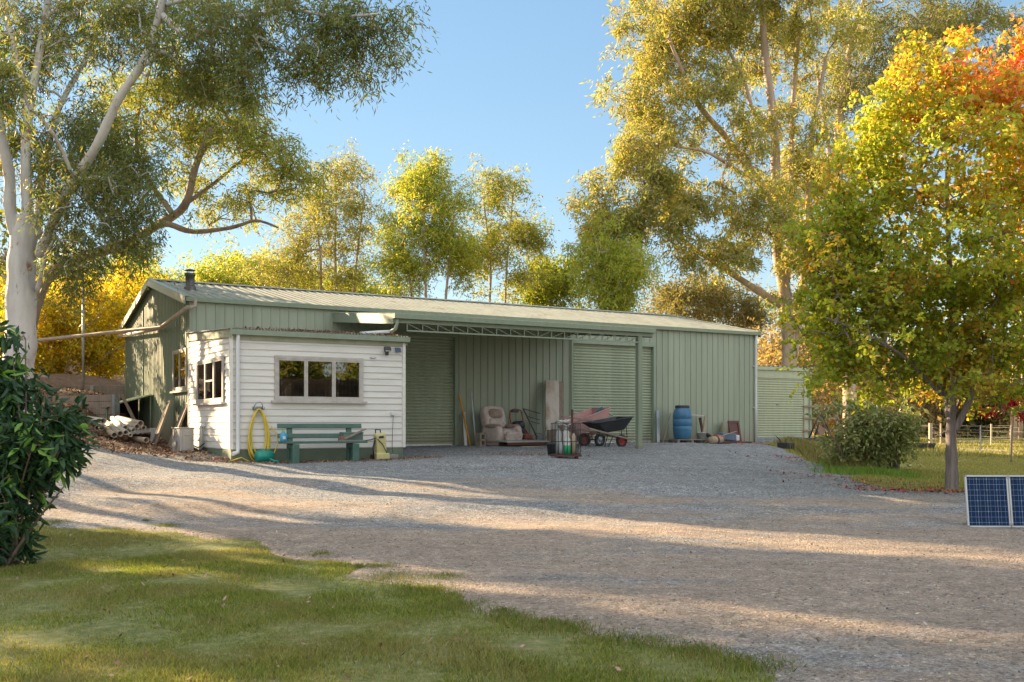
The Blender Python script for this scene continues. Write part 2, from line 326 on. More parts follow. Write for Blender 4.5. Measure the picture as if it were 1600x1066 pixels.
def groundmat():
    m, nt, b = newmat('turf_and_dirt'); v = coords(nt)
    f = noise(nt, v, .7, 8, .7); sp = N(nt, 'ShaderNodeSeparateXYZ'); nt.links.new(v, sp.inputs[0])
    g = ramp(nt, noise(nt, v, 9, 6, .7), [(.3, (.09, .115, .028)), (.52, (.19, .20, .06)), (.75, (.38, .31, .17))])
    d = ramp(nt, noise(nt, v, 7, 8, .75), [(.3, (.10, .065, .045)), (.55, (.20, .13, .09)), (.8, (.31, .22, .16))])
    # bare leaf-strewn dirt on the bank left of the shed
    mr = N(nt, 'ShaderNodeMapRange'); mr.inputs['From Min'].default_value = 15.2; mr.inputs['From Max'].default_value = 16.5; nt.links.new(sp.outputs['Y'], mr.inputs[0])
    mr2 = N(nt, 'ShaderNodeMapRange'); mr2.inputs['From Min'].default_value = 6; mr2.inputs['From Max'].default_value = 4; nt.links.new(sp.outputs['X'], mr2.inputs[0])
    mu = N(nt, 'ShaderNodeMath', operation='MULTIPLY'); nt.links.new(mr.outputs[0], mu.inputs[0]); nt.links.new(mr2.outputs[0], mu.inputs[1])
    pt = ramp(nt, f, [(.56, 0), (.68, .8)]); mx = N(nt, 'ShaderNodeMath', operation='MAXIMUM'); nt.links.new(mu.outputs[0], mx.inputs[0]); nt.links.new(pt, mx.inputs[1])
    c = mixc(nt, mx.outputs[0], g, d)
    # dry straw paddock far to the right
    py = N(nt, 'ShaderNodeMapRange'); py.inputs['From Min'].default_value = 24; py.inputs['From Max'].default_value = 34; nt.links.new(sp.outputs['Y'], py.inputs[0])
    px_ = N(nt, 'ShaderNodeMapRange'); px_.inputs['From Min'].default_value = 8; px_.inputs['From Max'].default_value = 11; nt.links.new(sp.outputs['X'], px_.inputs[0])
    mp = N(nt, 'ShaderNodeMath', operation='MULTIPLY'); nt.links.new(py.outputs[0], mp.inputs[0]); nt.links.new(px_.outputs[0], mp.inputs[1])
    straw = ramp(nt, noise(nt, coords(nt, (.25, 1, 1)), .9, 9, .7), [(.35, (.16, .17, .05)), (.5, (.34, .29, .10)), (.65, (.52, .42, .20))])
    c = mixc(nt, mp.outputs[0], c, straw)
    nt.links.new(c, b.inputs['Base Color']); b.inputs['Roughness'].default_value = 1
    bump(nt, b, noise(nt, v, 12, 8, .75), .8, .05); return m
# ------------------------------------------------------------------ ground sheets
def gridmesh(name, xs, ys, zf, mat):
    X, Y = np.meshgrid(xs, ys); Z = zf(X, Y); V = np.stack([X, Y, Z], -1).reshape(-1, 3); nx = len(xs); ny = len(ys)
    I, J = np.meshgrid(np.arange(nx-1), np.arange(ny-1)); i0 = (J*nx+I).ravel()
    Fc = np.stack([i0, i0+1, i0+nx+1, i0+nx], 1)
    me = bpy.data.meshes.new(name); me.vertices.add(len(V)); me.vertices.foreach_set('co', V.ravel().astype(np.float32))
    me.loops.add(Fc.size); me.loops.foreach_set('vertex_index', Fc.ravel().astype(np.int32)); me.polygons.add(len(Fc))
    me.polygons.foreach_set('loop_start', (np.arange(len(Fc))*4).astype(np.int32)); me.polygons.foreach_set('use_smooth', [True]*len(Fc))
    me.update(calc_edges=True); me.materials.append(mat); o = bpy.data.objects.new(name, me); C.objects.link(o); return o
def vnoise(x, y, s, seed=0):
    """cheap smooth noise"""
    r = np.random.RandomState(seed); out = 0
    for k in range(6):
        a = r.rand()*6.28; fq = s*(.7+.9*r.rand()*(1+k*.5)); out = out + np.sin((x*np.cos(a)+y*np.sin(a))*fq + r.rand()*6.28 + 1.3*np.sin((x*np.sin(a)-y*np.cos(a))*fq*.7))/(1+k*.4)
    return out/3.2
geo = lambda s, e, n: s + (e-s)*(np.linspace(0, 1, n+1)[1:]**3)
xs = np.concatenate([geo(-26, -1500, 26)[::-1], np.arange(-26, 32.01, .3), geo(32, 1500, 26)])
ys = np.concatenate([geo(-6, -900, 20)[::-1], np.arange(-6, 62.01, .3), geo(62, 2500, 28)])
def hground(X, Y): return gz(X, Y) + .018*vnoise(X, Y, 1.8, 3) + .008*vnoise(X, Y, 6, 4)
gr_ = gridmesh('ground', xs, ys, hground, groundmat()); gr_['kind'] = 'structure'
DP = [gp(*p)[:2] for p in [(55, 820), (150, 826), (250, 833), (330, 843), (400, 850), (450, 868), (520, 885), (570, 903), (640, 918), (700, 930), (745, 955), (830, 972), (900, 985), (980, 1000), (1060, 1016), (1150, 1035), (1225, 1062)]]
DP += [np.array(p) for p in [(2.0, 4.6), (2.6, 2), (3, -6), (30, -6), (30, 14), (18, 19)]]
DP += [gp(*p)[:2] for p in [(1600, 772), (1500, 770), (1440, 768), (1400, 764), (1350, 752), (1310, 738), (1270, 722), (1235, 708), (1212, 698), (1200, 692)]]
DP += [np.array(p) for p in [(10.6, 37), (13.0, 40.6), (10, 42), (6, 42), (-6, 34), (-8.2, 27.5)]]
DP += [gp(*p)[:2] for p in [(268, 712), (220, 708), (160, 702), (120, 690), (60, 680)]] + [np.array(p) for p in [(-13.5, 21), (-14, 18)]] + [gp(*p)[:2] for p in [(-10, 800)]]
DP = np.array(DP)
def sdf(X, Y, P=DP):
    sh = X.shape; x = X.ravel(); y = Y.ravel(); d = np.full(len(x), 1e9); ins = np.zeros(len(x), bool); n = len(P)
    for i in range(n):
        a = P[i]; b = P[(i+1) % n]; e = b-a; t = np.clip(((x-a[0])*e[0]+(y-a[1])*e[1])/(e@e+1e-9), 0, 1)
        d = np.minimum(d, np.hypot(x-a[0]-t*e[0], y-a[1]-t*e[1]))
        c = ((a[1] > y) != (b[1] > y)) & (x < (b[0]-a[0])*(y-a[1])/(b[1]-a[1]+1e-12)+a[0]); ins ^= c
    return np.where(ins, d, -d).reshape(sh)
def hdrive(X, Y):
    s = sdf(X, Y) + .28*vnoise(X, Y, 2.2, 8) + .12*vnoise(X, Y, 7, 9)
    rut = .014*vnoise(X*.35+Y*.55, Y*1.7-X*.2, 1.9, 6)
    return hground(X, Y) + np.clip(s*.12, -.10, .022) + .007*vnoise(X, Y, 11, 5) + rut*np.clip(s, 0, 1)
dr = gridmesh('driveway', np.arange(-15, 24, .18), np.arange(3.5, 43, .18), hdrive, gravelmat()); dr['kind'] = 'structure'

# ------------------------------------------------------------------ shed
TZ = 4.81; FZ = .86                                                      # eave height, floor height
SH = E('shed', 'long sage green steel shed with roller doors, open canopy and low pitched roof', 'shed', (*W(0, 0), 0), TH)
SB0, SB1, SL = 4.2, 13.8, 20.1; SX = .06
def ribs(x0, x1, pitch=.25, w=.03, d=.022, ph=0):
    P = [(x0, 0)]; x = x0+pitch*.5+ph
    while x < x1-w*2: P += [(x, 0), (x+.008, d), (x+w, d), (x+w+.008, 0)]; x += pitch
    return P+[(x1, 0)]
def trap(x0, x1, pitch=.2, d=.03):
    P = []; x = x0
    while x < x1-pitch*.5: P += [(x, 0), (x+pitch*.42, 0), (x+pitch*.52, d), (x+pitch*.88, d), (x+pitch*.98, 0)]; x += pitch
    return P+[(x1, 0)]
d1 = (onb(711, 0, SB0)[0]-3.5, onb(711, 0, SB0)[0]); d2 = (onb(895, 0, SB0)[0], onb(1021, 0, SB0)[0]); dz = 4.14
m = MB()
fr = (0, -1, 0)
m.sheet(ribs(SX, d1[0]), (0, SB0, .2), (1, 0, 0), fr, (0, 0, TZ-.2))
m.sheet(ribs(d1[0], d1[1]), (0, SB0, dz), (1, 0, 0), fr, (0, 0, TZ-dz))
m.sheet(ribs(d1[1], d2[0]), (0, SB0, .2), (1, 0, 0), fr, (0, 0, TZ-.2))
m.sheet(ribs(d2[0], d2[1]), (0, SB0, dz), (1, 0, 0), fr, (0, 0, TZ-dz))
m.sheet(ribs(d2[1], SL), (0, SB0, .2), (1, 0, 0), fr, (0, 0, TZ-.2))
m.sheet(ribs(SX, SL), (0, SB1, .2), (1, 0, 0), (0, 1, 0), (0, 0, TZ-.2))
m.build('wall', M_wall, SH)
# left gable wall (trapezoid ribs, top follows the roof)
RZ = 5.83; SM = (SB0+SB1)/2; slope = (RZ-TZ)/(SM-SB0)
def gable(a, out):
    m = MB(); P = trap(SB0, SB1); V = []; n = len(P)
    for y, o in P: V.append((a+out*o, y, .2))
    for y, o in P: V.append((a+out*o, y, RZ-abs(y-SM)*slope))
    return m.add(V, [(i, i+1, n+i+1, n+i) for i in range(n-1)])
wb = [ona(272, 548, SX), ona(294, 542, SX), ona(272, 612, SX), ona(294, 609, SX)]
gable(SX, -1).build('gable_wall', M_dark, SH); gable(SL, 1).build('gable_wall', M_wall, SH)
# roof sheets, ridge cap, barges
def roof_half(sgn):
    m = MB(); e = SM-sgn*(SM-SB0+.12); run = abs(SM-e)
    P = trap(-.12, SL+.12, .25, .02)
    up = np.array([0, sgn*run, run*slope]); nrm = np.array([0, -sgn*slope, 1]); nrm /= np.linalg.norm(nrm)
    m.sheet(P, (0, e, RZ-run*slope+.03), (1, 0, 0), nrm, up, .003); return m
roof_half(1).build('roof', M_roof, SH); roof_half(-1).build('roof', M_roof, SH)
m = MB(); m.prism([(-.22, -.04), (0, .015), (.22, -.04), (.22, -.03), (0, .03), (-.22, -.03)], (-.14, SM, RZ+.06), (0, 1, 0), (0, 0, 1), (SL+.28, 0, 0)); m.build('ridge_cap', M_roof, SH)
for a in (-.15, SL+.13):
    m = MB()
    for sgn in (1, -1):
        y0 = SM-sgn*(SM-SB0+.14)
        m.prism([(0, -.17), (0, .03), (1, .03), (1, -.17)], (a, y0, RZ-(SM-SB0+.14)*slope+.03), (0, sgn*(SM-SB0+.14), slope*(SM-SB0+.14)), (0, 0, 1), (.03 if a < 0 else -.03, 0, 0))
        m.prism([(0, -.0), (0, .012), (1, .012), (1, 0)], (a, y0, RZ-(SM-SB0+.14)*slope+.065), (0, sgn*(SM-SB0+.14), slope*(SM-SB0+.14)), (0, 0, 1), (.16 if a < 0 else -.16, 0, 0))
    m.build('barge_board', M_trim, SH)
def gutter(m, x0, x1, y, z, w=.12, h=.11):
    """quad gutter running along x, front at y-w"""
    P = [(0, 0), (-w, 0), (-w-.012, h), (-w, h), (-w+.01, h-.012), (-w+.01, .006), (-.006, .006), (-.006, h*.9), (0, h*.9)]
    m.prism(P, (x0, y, z), (0, 1, 0), (0, 0, 1), (x1-x0, 0, 0))
    for x in (x0, x1): m.box((x, y-w/2, z+h/2), (.006, w, h))
m = MB(); gutter(m, -.1, SL+.12, SB0-.025, TZ-.09); m.build('gutter', M_trim, SH)
for bx_ in (((SX-.005, SB0+.0, 2.5), (.07, .07, 4.6)), ((SL+.01, SB0, 2.5), (.06, .07, 4.6)), ((SX-.005, SB1, 2.6), (.07, .07, 4.4))): MB().box(*bx_).build('corner_trim', M_trim, SH)
# roller doors
def roller(parent, x0, x1, z0, z1, y, mat, name='roller_door', handle=True, hz=None, hx=None):
    P = []; n = int((z1-z0)/.093)
    for i in range(n):
        zb = i*(z1-z0)/n; h = (z1-z0)/n
        P += [(zb, 0), (zb+h*.12, .004), (zb+h*.34, .026), (zb+h*.58, .032), (zb+h*.80, .028), (zb+h*.93, .006)]
    P.append((z1-z0, 0)); m = MB(); m.sheet(P, (x0, y, z0), (0, 0, 1), (0, -1, 0), (x1-x0, 0, 0), .002)
    d = m.build(name, mat, parent)
    b = MB(); b.bbox(x0+.03, x1-.03, y-.03, y+.02, z0-.03, z0+.035); b.build('bottom_rail', M_pvcw if mat is not M_door2 else M_steel, d)
    hx = (x0+x1)/2 if hx is None else hx; hz = z0+1.0 if hz is None else hz
    if handle:
        h = MB(); h.rbox((hx, y-.035, hz), (.10, .02, .055), bev=.008); h.tube([(hx-.07, y-.06, hz), (hx+.07, y-.06, hz)], .009, 6); h.build('handle', M_steel, d)
    return d
for x0, x1 in (d1, d2):
    m = MB()
    for x in (x0-.035, x1+.03): m.bbox(x-.04, x+.04, SB0-.03, SB0+.16, .3, dz+.02)
    m.bbox(x0-.07, x1+.07, SB0-.034, SB0+.1, dz-.02, dz+.13)
    m.build('door_frame', M_trim, SH)
roller(SH, d1[0]+.01, d1[1]-.01, FZ+.02, dz, SB0+.12, M_door, hx=onb(633, 646, SB0+.1)[0]+.1, hz=onb(640, 646, SB0+.1)[1])
roller(SH, d2[0]+.01, d2[1]-.01, FZ+.02, dz, SB0+.12, M_door, hx=onb(955, 648, SB0+.1)[0], hz=onb(955, 648, SB0+.1)[1])
# threshold slab
m = MB(); m.rbox(((d1[0]+SL)/2, SB0+.15, FZ-.12), (SL-d1[0]+.02, .34, .2), bev=.015); m.build('threshold', M_conc, SH)
# canopy
CZ1 = EZ+3.10; CZ0 = EZ+2.70; ca0 = onb(522, 490, SB0)[0]; ca1 = onb(1018, 510, 0)[0]; cb0 = .02
m = MB(); up = np.array([0, SB0-cb0-.02, CZ1-CZ0]); nrm = np.array([0, -(CZ1-CZ0)/(SB0-cb0), 1.0])
cor = []; x = ca0-.06
while x < ca1+.05: cor += [(x, 0), (x+.05, .018)]; x += .1
m.sheet(cor, (0, cb0-.06, CZ0+.03), (1, 0, 0), nrm, up, .003); m.build('canopy_roof', M_roof, SH)
m = MB(); gutter(m, ca0-.05, ca1+.06, cb0-.03, CZ0-.09, .13, .12); m.build('canopy_gutter', M_trim, SH)
m = MB(); m.bbox(ca0-.02, ca1+.02, cb0-.02, cb0+.05, CZ0-.19, CZ0-.095)                       # front beam
m.prism([(0, -.22), (0, .03), (1, .03+CZ1-CZ0), (1, -.22+CZ1-CZ0)], (ca0-.05, cb0-.02, CZ0), (0, SB0-cb0-.01, 0), (0, 0, 1), (.04, 0, 0))
m.prism([(0, -.22), (0, .03), (1, .03+CZ1-CZ0), (1, -.22+CZ1-CZ0)], (ca1+.02, cb0-.02, CZ0), (0, SB0-cb0-.01, 0), (0, 0, 1), (.04, 0, 0))
m.build('canopy_fascia', M_trim, SH)
m = MB()
for q in range(1, 4):
    t = q/4.; m.bbox(ca0, ca1, cb0+t*(SB0-cb0)-.03, cb0+t*(SB0-cb0)+.03, CZ0+t*(CZ1-CZ0)-.12, CZ0+t*(CZ1-CZ0)-.005)
m.build('canopy_purlin', M_trim, SH)
pa = onb(998, 700, .06)[0]; tz0 = EZ+2.33
m = MB(); t0 = 4.36; t1 = pa; m.bbox(t0, t1, .0, .045, tz0-.02, tz0+.015)
n = 17
for i in range(n+1):
    x = t0+(t1-t0)*i/n; m.box((x, .02, (tz0+CZ0-.19)/2), (.018, .018, CZ0-.19-tz0))
    if i < n:
        x2 = t0+(t1-t0)*(i+1)/n; z0, z1 = (tz0, CZ0-.19) if i >= n/2 else (CZ0-.19, tz0)
        m.tube([(x, .02, z0), (x2, .02, z1)], .011, 4)
m.build('truss', M_trim, SH)
m = MB(); m.bbox(pa-.07, pa+.07, -.02, .12, .5, CZ0-.19); m.build('canopy_post', metal_paint('post_paint', (.24, .28, .20), (.25, .17, .10), .5, .66), SH)
x_, y_ = W(pa, .05); g = gz(x_, y_); m = MB(); m.bbox(pa-.085, pa+.085, -.035, .135, g-.1, g+.1); m.build('post_shoe', M_dark, SH)
# overflow downpipe from the canopy gutter on to the room roof
dp = ca0+.12
a_, z_ = onb(621, 492, -.05)
m = MB(); m.tube([(a_, -.02, CZ0-.04), (a_, -.04, CZ0-.2), (a_-.02, .02, EZ+2.36), (a_-.12, .12, EZ+2.28)], .045, 10); m.build('downpipe', M_trim, SH)
m = MB(); m.tube([(a_-.08, .1, EZ+2.30), (a_-.8, .4, EZ+2.24)], .042, 10); m.build('downpipe', M_pvcw, SH)
# right corner downpipe
m = MB(); a_ = SL-.06; m.tube([(a_, SB0-.09, TZ-.1), (a_, SB0-.06, TZ-.3), (a_, SB0-.06, 2.2), (a_, SB0-.06, .8)], .05, 10)
m.box((a_-.05, SB0-.04, 2.1), (.14, .05, .03)); m.box((a_-.05, SB0-.04, 3.6), (.14, .05, .03)); m.build('downpipe', M_pvcw, SH)
# long pipe from the left corner out to the tank behind the gum
def bl(p):  # world->building local
    dx, dy = p[0]-A0[0], p[1]-A0[1]; return (ct*dx+st*dy, -st*dx+ct*dy, p[2])
m = MB()
p0 = bl(at(305, 468, 26.45)); p1 = bl(at(305, 478, 26.4)); p2 = bl(at(293, 480, 26.3)); p3 = bl(at(252, 511, 28.0)); p4 = bl(at(50, 533, 29.5)); p5 = bl(at(-40, 541, 30.5))
m.tube([p0, p1, tuple((np.array(p1)+np.array(p2))/2+np.array([0, 0, -.02])), p2, p3, p4, p5], .052, 12)
m.build('downpipe', M_pvc, SH)
m = MB(); q0 = bl(at(252, 512, 28.6)); q1 = bl(at(186, 526, 35)); m.tube([q0, q1], .06, 10); m.build('downpipe', M_pvc, SH)
# flue
fa, fb = 0, 0
P = at(297, 455, 28.9); fl = bl(P)
yb = fl[1]; zb = RZ-abs(yb-SM)*slope; xa = fl[0]
m = MB(); m.lathe([(.17, zb-.1), (.17, zb+.10), (.155, zb+.12), (.13, zb+.12), (.13, zb+.42), (.155, zb+.43), (.155, zb+.50), (.12, zb+.5), (.0, zb+.5)], (xa, yb, 0), 20)
m.box((xa, yb-.05, zb+.0), (.5, .5, .05), (12, 0, 0))
fo = m.build('flue', M_flue, SH)
m = MB(); m.lathe([(0, zb+.60), (.16, zb+.57), (.16, zb+.585), (.0, zb+.64)], (xa, yb, 0), 20)
for k in range(3): m.box((xa+.1*math.cos(k*2.1), yb+.1*math.sin(k*2.1), zb+.54), (.012, .012, .1))
m.build('cap', M_flue, fo)
# side window
def window(parent, o, u, n, w, h, cols, frame, sill=True, fw=.06, name='window', split=None, reveal=None):
    """o bottom-left, u unit along, n outward normal; z up."""
    o, u, n = [np.array(q, float) for q in (o, u, n)]; z = np.array([0, 0, 1.])
    def bar(m, x0, x1, z0, z1, d0, d1): m.prism([(x0, z0), (x1, z0), (x1, z1), (x0, z1)], o+n*d0, u, z, n*(d1-d0))
    m = MB(); D = .045
    bar(m, 0, w, -.0, fw, 0, D); bar(m, 0, w, h-fw, h, 0, D); bar(m, 0, fw, fw, h-fw, 0, D); bar(m, w-fw, w, fw, h-fw, 0, D)
    f = m.build(name, frame, parent); cw = (w-2*fw)/cols
    for i in range(cols):
        m = MB(); x0 = fw+i*cw; x1 = x0+cw; s = .042
        if i: x0 += .004
        bar(m, x0, x1, fw, fw+s, -.005, D-.006); bar(m, x0, x1, h-fw-s, h-fw, -.005, D-.006); bar(m, x0, x0+s, fw+s, h-fw-s, -.005, D-.006); bar(m, x1-s, x1, fw+s, h-fw-s, -.005, D-.006)
        if split is not None and i in split: bar(m, x0+s, x1-s, h*.5-.02, h*.5+.02, -.005, D-.01)
        m.build('frame', frame, f); g = MB(); bar(g, x0+s, x1-s, fw+s, h-fw-s, .008, .014); g.build('pane', M_glass, f)
    if sill:
        m = MB(); m.prism([(-.08, -.05), (w+.08, -.05), (w+.08, 0), (-.08, 0)], o-n*.01, u, z, n*.11); m.build('sill', frame, f)
    return f
b0, z0 = ona(272, 612, SX-.04); b1, _ = ona(294, 608, SX-.04); _, z1 = ona(294, 543, SX-.04)
b1 = max(b1, 4.45); m = MB(); m.bbox(SX-.075, SX-.025, b1, b0, z0, z1); 
window(SH, (SX-.045, b0, z0), (0, -1, 0), (-1, 0, 0), b0-b1, z1-z0, 2, pm('cream_window_paint', (.42, .38, .30), (.3, .26, .2), 4, .6), name='window', split=[1])
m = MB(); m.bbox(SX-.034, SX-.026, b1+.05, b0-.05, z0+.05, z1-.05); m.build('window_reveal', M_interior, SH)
# light and sensor cable box on side wall
# ------------------------------------------------------------------ weatherboard room
RM = E('weatherboard_room', 'small cream weatherboard room with skillion roof attached to front left of shed', 'outbuilding', (*W(0, 0), 0), TH)
RL = onb(629, 700, 0)[0]; RZF = EZ+2.0; RZB = EZ+2.22; zbase = .93
def lapboards(m, o, u, n, L, z0, ztop, ex=.152, holes=()):
    o, u, n = [np.array(q, float) for q in (o, u, n)]; k = 0; z = z0
    while z < ztop(0)-.01 or z < ztop(L)-.01:
        zt = z+ex
        pcs = [(0, L, z, None)]
        for (h0, h1, hz0, hz1) in holes:
            if zt > hz0 and z < hz1:
                ns = []
                for s0, s1, za, zb in pcs:
                    if h1 <= s0 or h0 >= s1: ns.append((s0, s1, za, zb)); continue
                    if h0 > s0: ns.append((s0, h0, za, zb))
                    if h1 < s1: ns.append((h1, s1, za, zb))
                    if zt > hz1+.015: ns.append((h0, h1, hz1, zb))
                    if z < hz0-.015: ns.append((h0, h1, za, hz0))
                pcs = ns
        bo = .030+RS.uniform(-.003, .003)
        for s0, s1, za, zb in pcs:
            V = []
            for s in (s0, s1):
                tp = min(zt+.012, max(ztop(s), za+.005)) if zb is None else zb
                V += [o+u*s+np.array([0, 0, za]), o+u*s+n*(bo-.012)+np.array([0, 0, za-.004]), o+u*s+n*(bo-.003)+np.array([0, 0, min(za+.014, tp)]), o+u*s+n*.004+np.array([0, 0, tp]), o+u*s+np.array([0, 0, tp])]
            m.add(V, [(0, 5, 6, 1), (1, 6, 7, 2), (2, 7, 8, 3), (3, 8, 9, 4), (0, 1, 2, 3, 4), (9, 8, 7, 6, 5)])
        z = zt
wf = [onb(429, 556, -.03), onb(567, 629, -.03)]; wx0, wx1 = wf[0][0], wf[1][0]; wz1 = onb(429, 556, -.03)[1]; wz0 = onb(429, 626, -.03)[1]
sb1_, swz1 = ona(350, 556, -.03); sb0_, swz0 = ona(308, 631, -.03)
m = MB(); lapboards(m, (0, 0, 0), (1, 0, 0), (0, -1, 0), RL, zbase, lambda s: RZF, holes=[(wx0, wx1, wz0, wz1)])
lapboards(m, (0, SB0-.02, 0), (0, -1, 0), (-1, 0, 0), SB0-.02, zbase, lambda s: RZB+(RZF-RZB)*s/SB0, holes=[(SB0-sb0_, SB0-sb1_, swz0, swz1)])
lapboards(m, (RL, 0, 0), (0, 1, 0), (1, 0, 0), SB0-.02, zbase, lambda s: RZF+(RZB-RZF)*s/SB0)
m.build('wall', M_white, RM)
m = MB()   # corner stops
for x, y in ((-.02, -.02), (RL+.02, -.02)): m.box((x, y, (zbase+RZF)/2), (.075, .075, RZF-zbase))
m.bbox(-.035, -.001, SB0-.09, SB0-.03, zbase, RZB); m.build('corner_stop', M_white, RM)
m = MB(); m.bbox(.0, RL, -.012, .02, .3, zbase+.005); m.bbox(-.012, .02, .02, SB0-.05, .3, zbase+.005); m.bbox(RL-.02, RL+.012, .02, SB0-.05, .3, zbase+.005)
m.build('base_board', pm('green_base_board', (.15, .19, .13), (.11, .14, .10), 3, .8, dirt=(.1, .08, .06), dirt_lo=.6), RM)
# inner walls and floor: a room seen through the glass
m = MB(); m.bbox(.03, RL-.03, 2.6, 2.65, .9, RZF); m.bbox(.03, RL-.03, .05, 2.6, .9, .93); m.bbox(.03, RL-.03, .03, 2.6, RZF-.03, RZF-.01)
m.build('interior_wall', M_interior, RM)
window(RM, (wx0, -.02, wz0), (1, 0, 0), (0, -1, 0), wx1-wx0, wz1-wz0, 3, M_wframe, name='window')
window(RM, (-.02, sb0_, swz0), (0, -1, 0), (-1, 0, 0), sb0_-sb1_, swz1-swz0, 3, M_wframe, name='window', split=[1])
# roof
m = MB(); cor = []; x = -.12
while x < RL+.1: cor += [(x, 0), (x+.019, .014), (x+.038, .019), (x+.057, .014)]; x += .076
rs = (RZB-RZF)/SB0
m.sheet(cor, (0, -.13, RZF+.165-.13*rs), (1, 0, 0), (0, 0, 1), (0, SB0+.12, rs*(SB0+.12)), .003); m.build('roof', pm('galvanised_roof', (.4, .4, .38), (.27, .25, .22), 2, .5, .3, .1, dirt=(.2, .13, .09), dirt_lo=.58), RM)
m = MB(); gutter(m, -.06, RL+.13, -.05, RZF+.03, .12, .12); m.build('gutter', M_trim, RM)
m = MB(); m.bbox(-.03, RL+.06, -.048, -.026, RZF-.08, RZF+.16)
m.prism([(0, -.02), (0, .19), (1, .19+RZB-RZF), (1, -.02+RZB-RZF)], (-.06, -.17, RZF-.02), (0, SB0+.13, 0), (0, 0, 1), (.03, 0, 0))
m.prism([(0, -.02), (0, .19), (1, .19+RZB-RZF), (1, -.02+RZB-RZF)], (RL+.09, -.02, RZF-.02), (0, SB0-.05, 0), (0, 0, 1), (.03, 0, 0))
m.build('fascia', pm('fascia_paint', (.36, .37, .26), (.27, .28, .19), 4, .6, dirt=(.2, .19, .13), dirt_lo=.6), RM)
m = MB(); x = .12; m.tube([(x, -.11, RZF+.06), (x, -.085, RZF-.06), (x, -.085, 1.2), (x, -.09, .93), (x-.02, -.12, .86), (x-.16, -.2, .83)], .047, 12)
m.box((x, -.05, 1.1), (.12, .06, .03)); m.build('downpipe', M_pvcw, RM)
# floodlight + solar sensor + outlet + conduit
a_, z_ = onb(605, 546, -.12); m = MB(); m.rbox((a_, -.14, z_), (.17, .07, .12), (-25, 0, 0), .015); m.tube([(a_, -.03, z_-.08), (a_, -.10, z_-.07)], .02, 8); m.rbox((a_, -.1, z_-.10), (.08, .07, .09), bev=.02)
fl_ = m.build('floodlight', M_black, RM); m = MB(); m.box((a_, -.178, z_-.015), (.14, .006, .085), (-25, 0, 0)); m.build('lens', pm('lamp_lens', (.6, .6, .55)), fl_)
a_, z_ = onb(622, 547, -.1); m = MB(); m.rbox((a_, -.1, z_), (.15, .02, .12), (-20, 0, 0), .006); m.tube([(a_, -.03, z_), (a_, -.09, z_)], .012, 6); m.build('solar_sensor', pm('dark_blue_panel', (.03, .06, .12), rough=.3), RM)
a_, z_ = onb(614, 646, -.06); m = MB(); m.rbox((a_, -.05, z_), (.10, .05, .08), bev=.01); m.rbox((a_, -.085, z_-.03), (.05, .05, .05), bev=.01); so = m.build('power_outlet', M_pvcw, RM)
m = MB(); m.tube([(a_, -.08, z_-.05), (a_-.01, -.06, z_-.4), (a_-.02, -.06, z_-.8), (a_-.01, -.09, .8)], .006, 5); m.build('power_cord', M_black, so)
a_, z_ = onb(583, 559, -.05); m = MB(); m.tube([(a_-.07, -.03, z_), (a_, -.07, z_-.02), (a_+.07, -.03, z_)], .012, 6); m.build('wall_bracket', M_steel, RM)
b_, z_ = ona(317, 665, -.06); m = MB(); m.tube([(-.02, b_-.12, z_), (-.08, b_-.06, z_), (-.10, b_, z_-.02), (-.10, b_+.02, z_-.1), (-.10, b_+.02, .6)], .042, 10); m.build('conduit', M_pvcw, RM)

# ------------------------------------------------------------------ small garage at the right end
gx, gy = at(1176, 690, 39.6)[:2]; gl = bl((gx, gy, 0)); GW = 3.15
GR = E('garage', 'small cream green garage with one roller door behind the right end of the shed', 'garage', (gx, gy, 0), TH)
GB = EZ-24/F*40.5; GT = EZ+(HY-573)/F*40.5
m = MB(); m.bbox(-.3, .12, 0, .1, GB-.2, GT-.1); m.bbox(2.82, GW, 0, .1, GB-.4, GT-.1); m.bbox(.12, 2.82, 0, .1, GT-.47, GT-.1)
m.sheet(ribs(.1, 5), (GW, 0, GB-.6), (0, 1, 0), (1, 0, 0), (0, 0, GT-GB+.5)); m.bbox(-.3, GW, 5, 5.05, GB-.5, GT-.1); m.build('wall', M_door2, GR)
m = MB(); m.bbox(GW-.08, GW+.04, -.05, .12, GB-.6, GT-.1); m.build('corner_trim', M_wall, GR)
roller(GR, .12, 2.82, GB+.06, GT-.46, .06, M_door2, hx=1.35, hz=GB+1.4)
m = MB(); m.sheet(trap(-.4, GW+.1, .25, .03), (0, -.08, GT-.02), (1, 0, 0), (0, 0, 1), (0, 5.3, .4)); m.bbox(-.4, GW+.1, -.07, -.04, GT-.16, GT-.03); m.build('roof', M_door2, GR)
m = MB(); m.bbox(-.3, GW+.02, -.12, .1, GB-.6, GB+.03); m.build('threshold', M_conc, GR)
# landing with handrail beside the garage
pp = at(1272, 690, 40.2)
DK = E('landing', 'timber landing with steps and weathered handrail right of the small garage', 'landing', (pp[0], pp[1], 0), TH-R(20))
zt = EZ-22/F*40; m = MB()
for i in range(7): m.bbox(.0, 1.5, -.1+i*.15, .03+i*.15, zt-.05, zt)
for i in range(3): m.bbox(.05, .95, -.45-.28*i, -.13-.28*i, zt-.2-.17*i, zt-.15-.17*i)
m.bbox(.0, .06, -.9, .9, zt-.9, zt-.051); m.bbox(.95, 1.01, -.9, .9, zt-.9, zt-.051)
m.build('deck', M_timber, DK)
rl = pm('pale_timber_rail', (.36, .28, .19), (.26, .2, .13), 4, .8)
for x in (.0, 1.45, 2.05): m = MB(); m.bbox(x-.04, x+.04, .85, .93, zt-.9, zt+1.3); m.build('post', rl, DK)
for z in (1.28, .80, .3): m = MB(); m.bbox(-.05, 2.1 if z > 1 else 1.5, .8, .85, zt+z-.035, zt+z+.035); m.build('rail', rl, DK)
pq = at(1284, 690, 39.4)
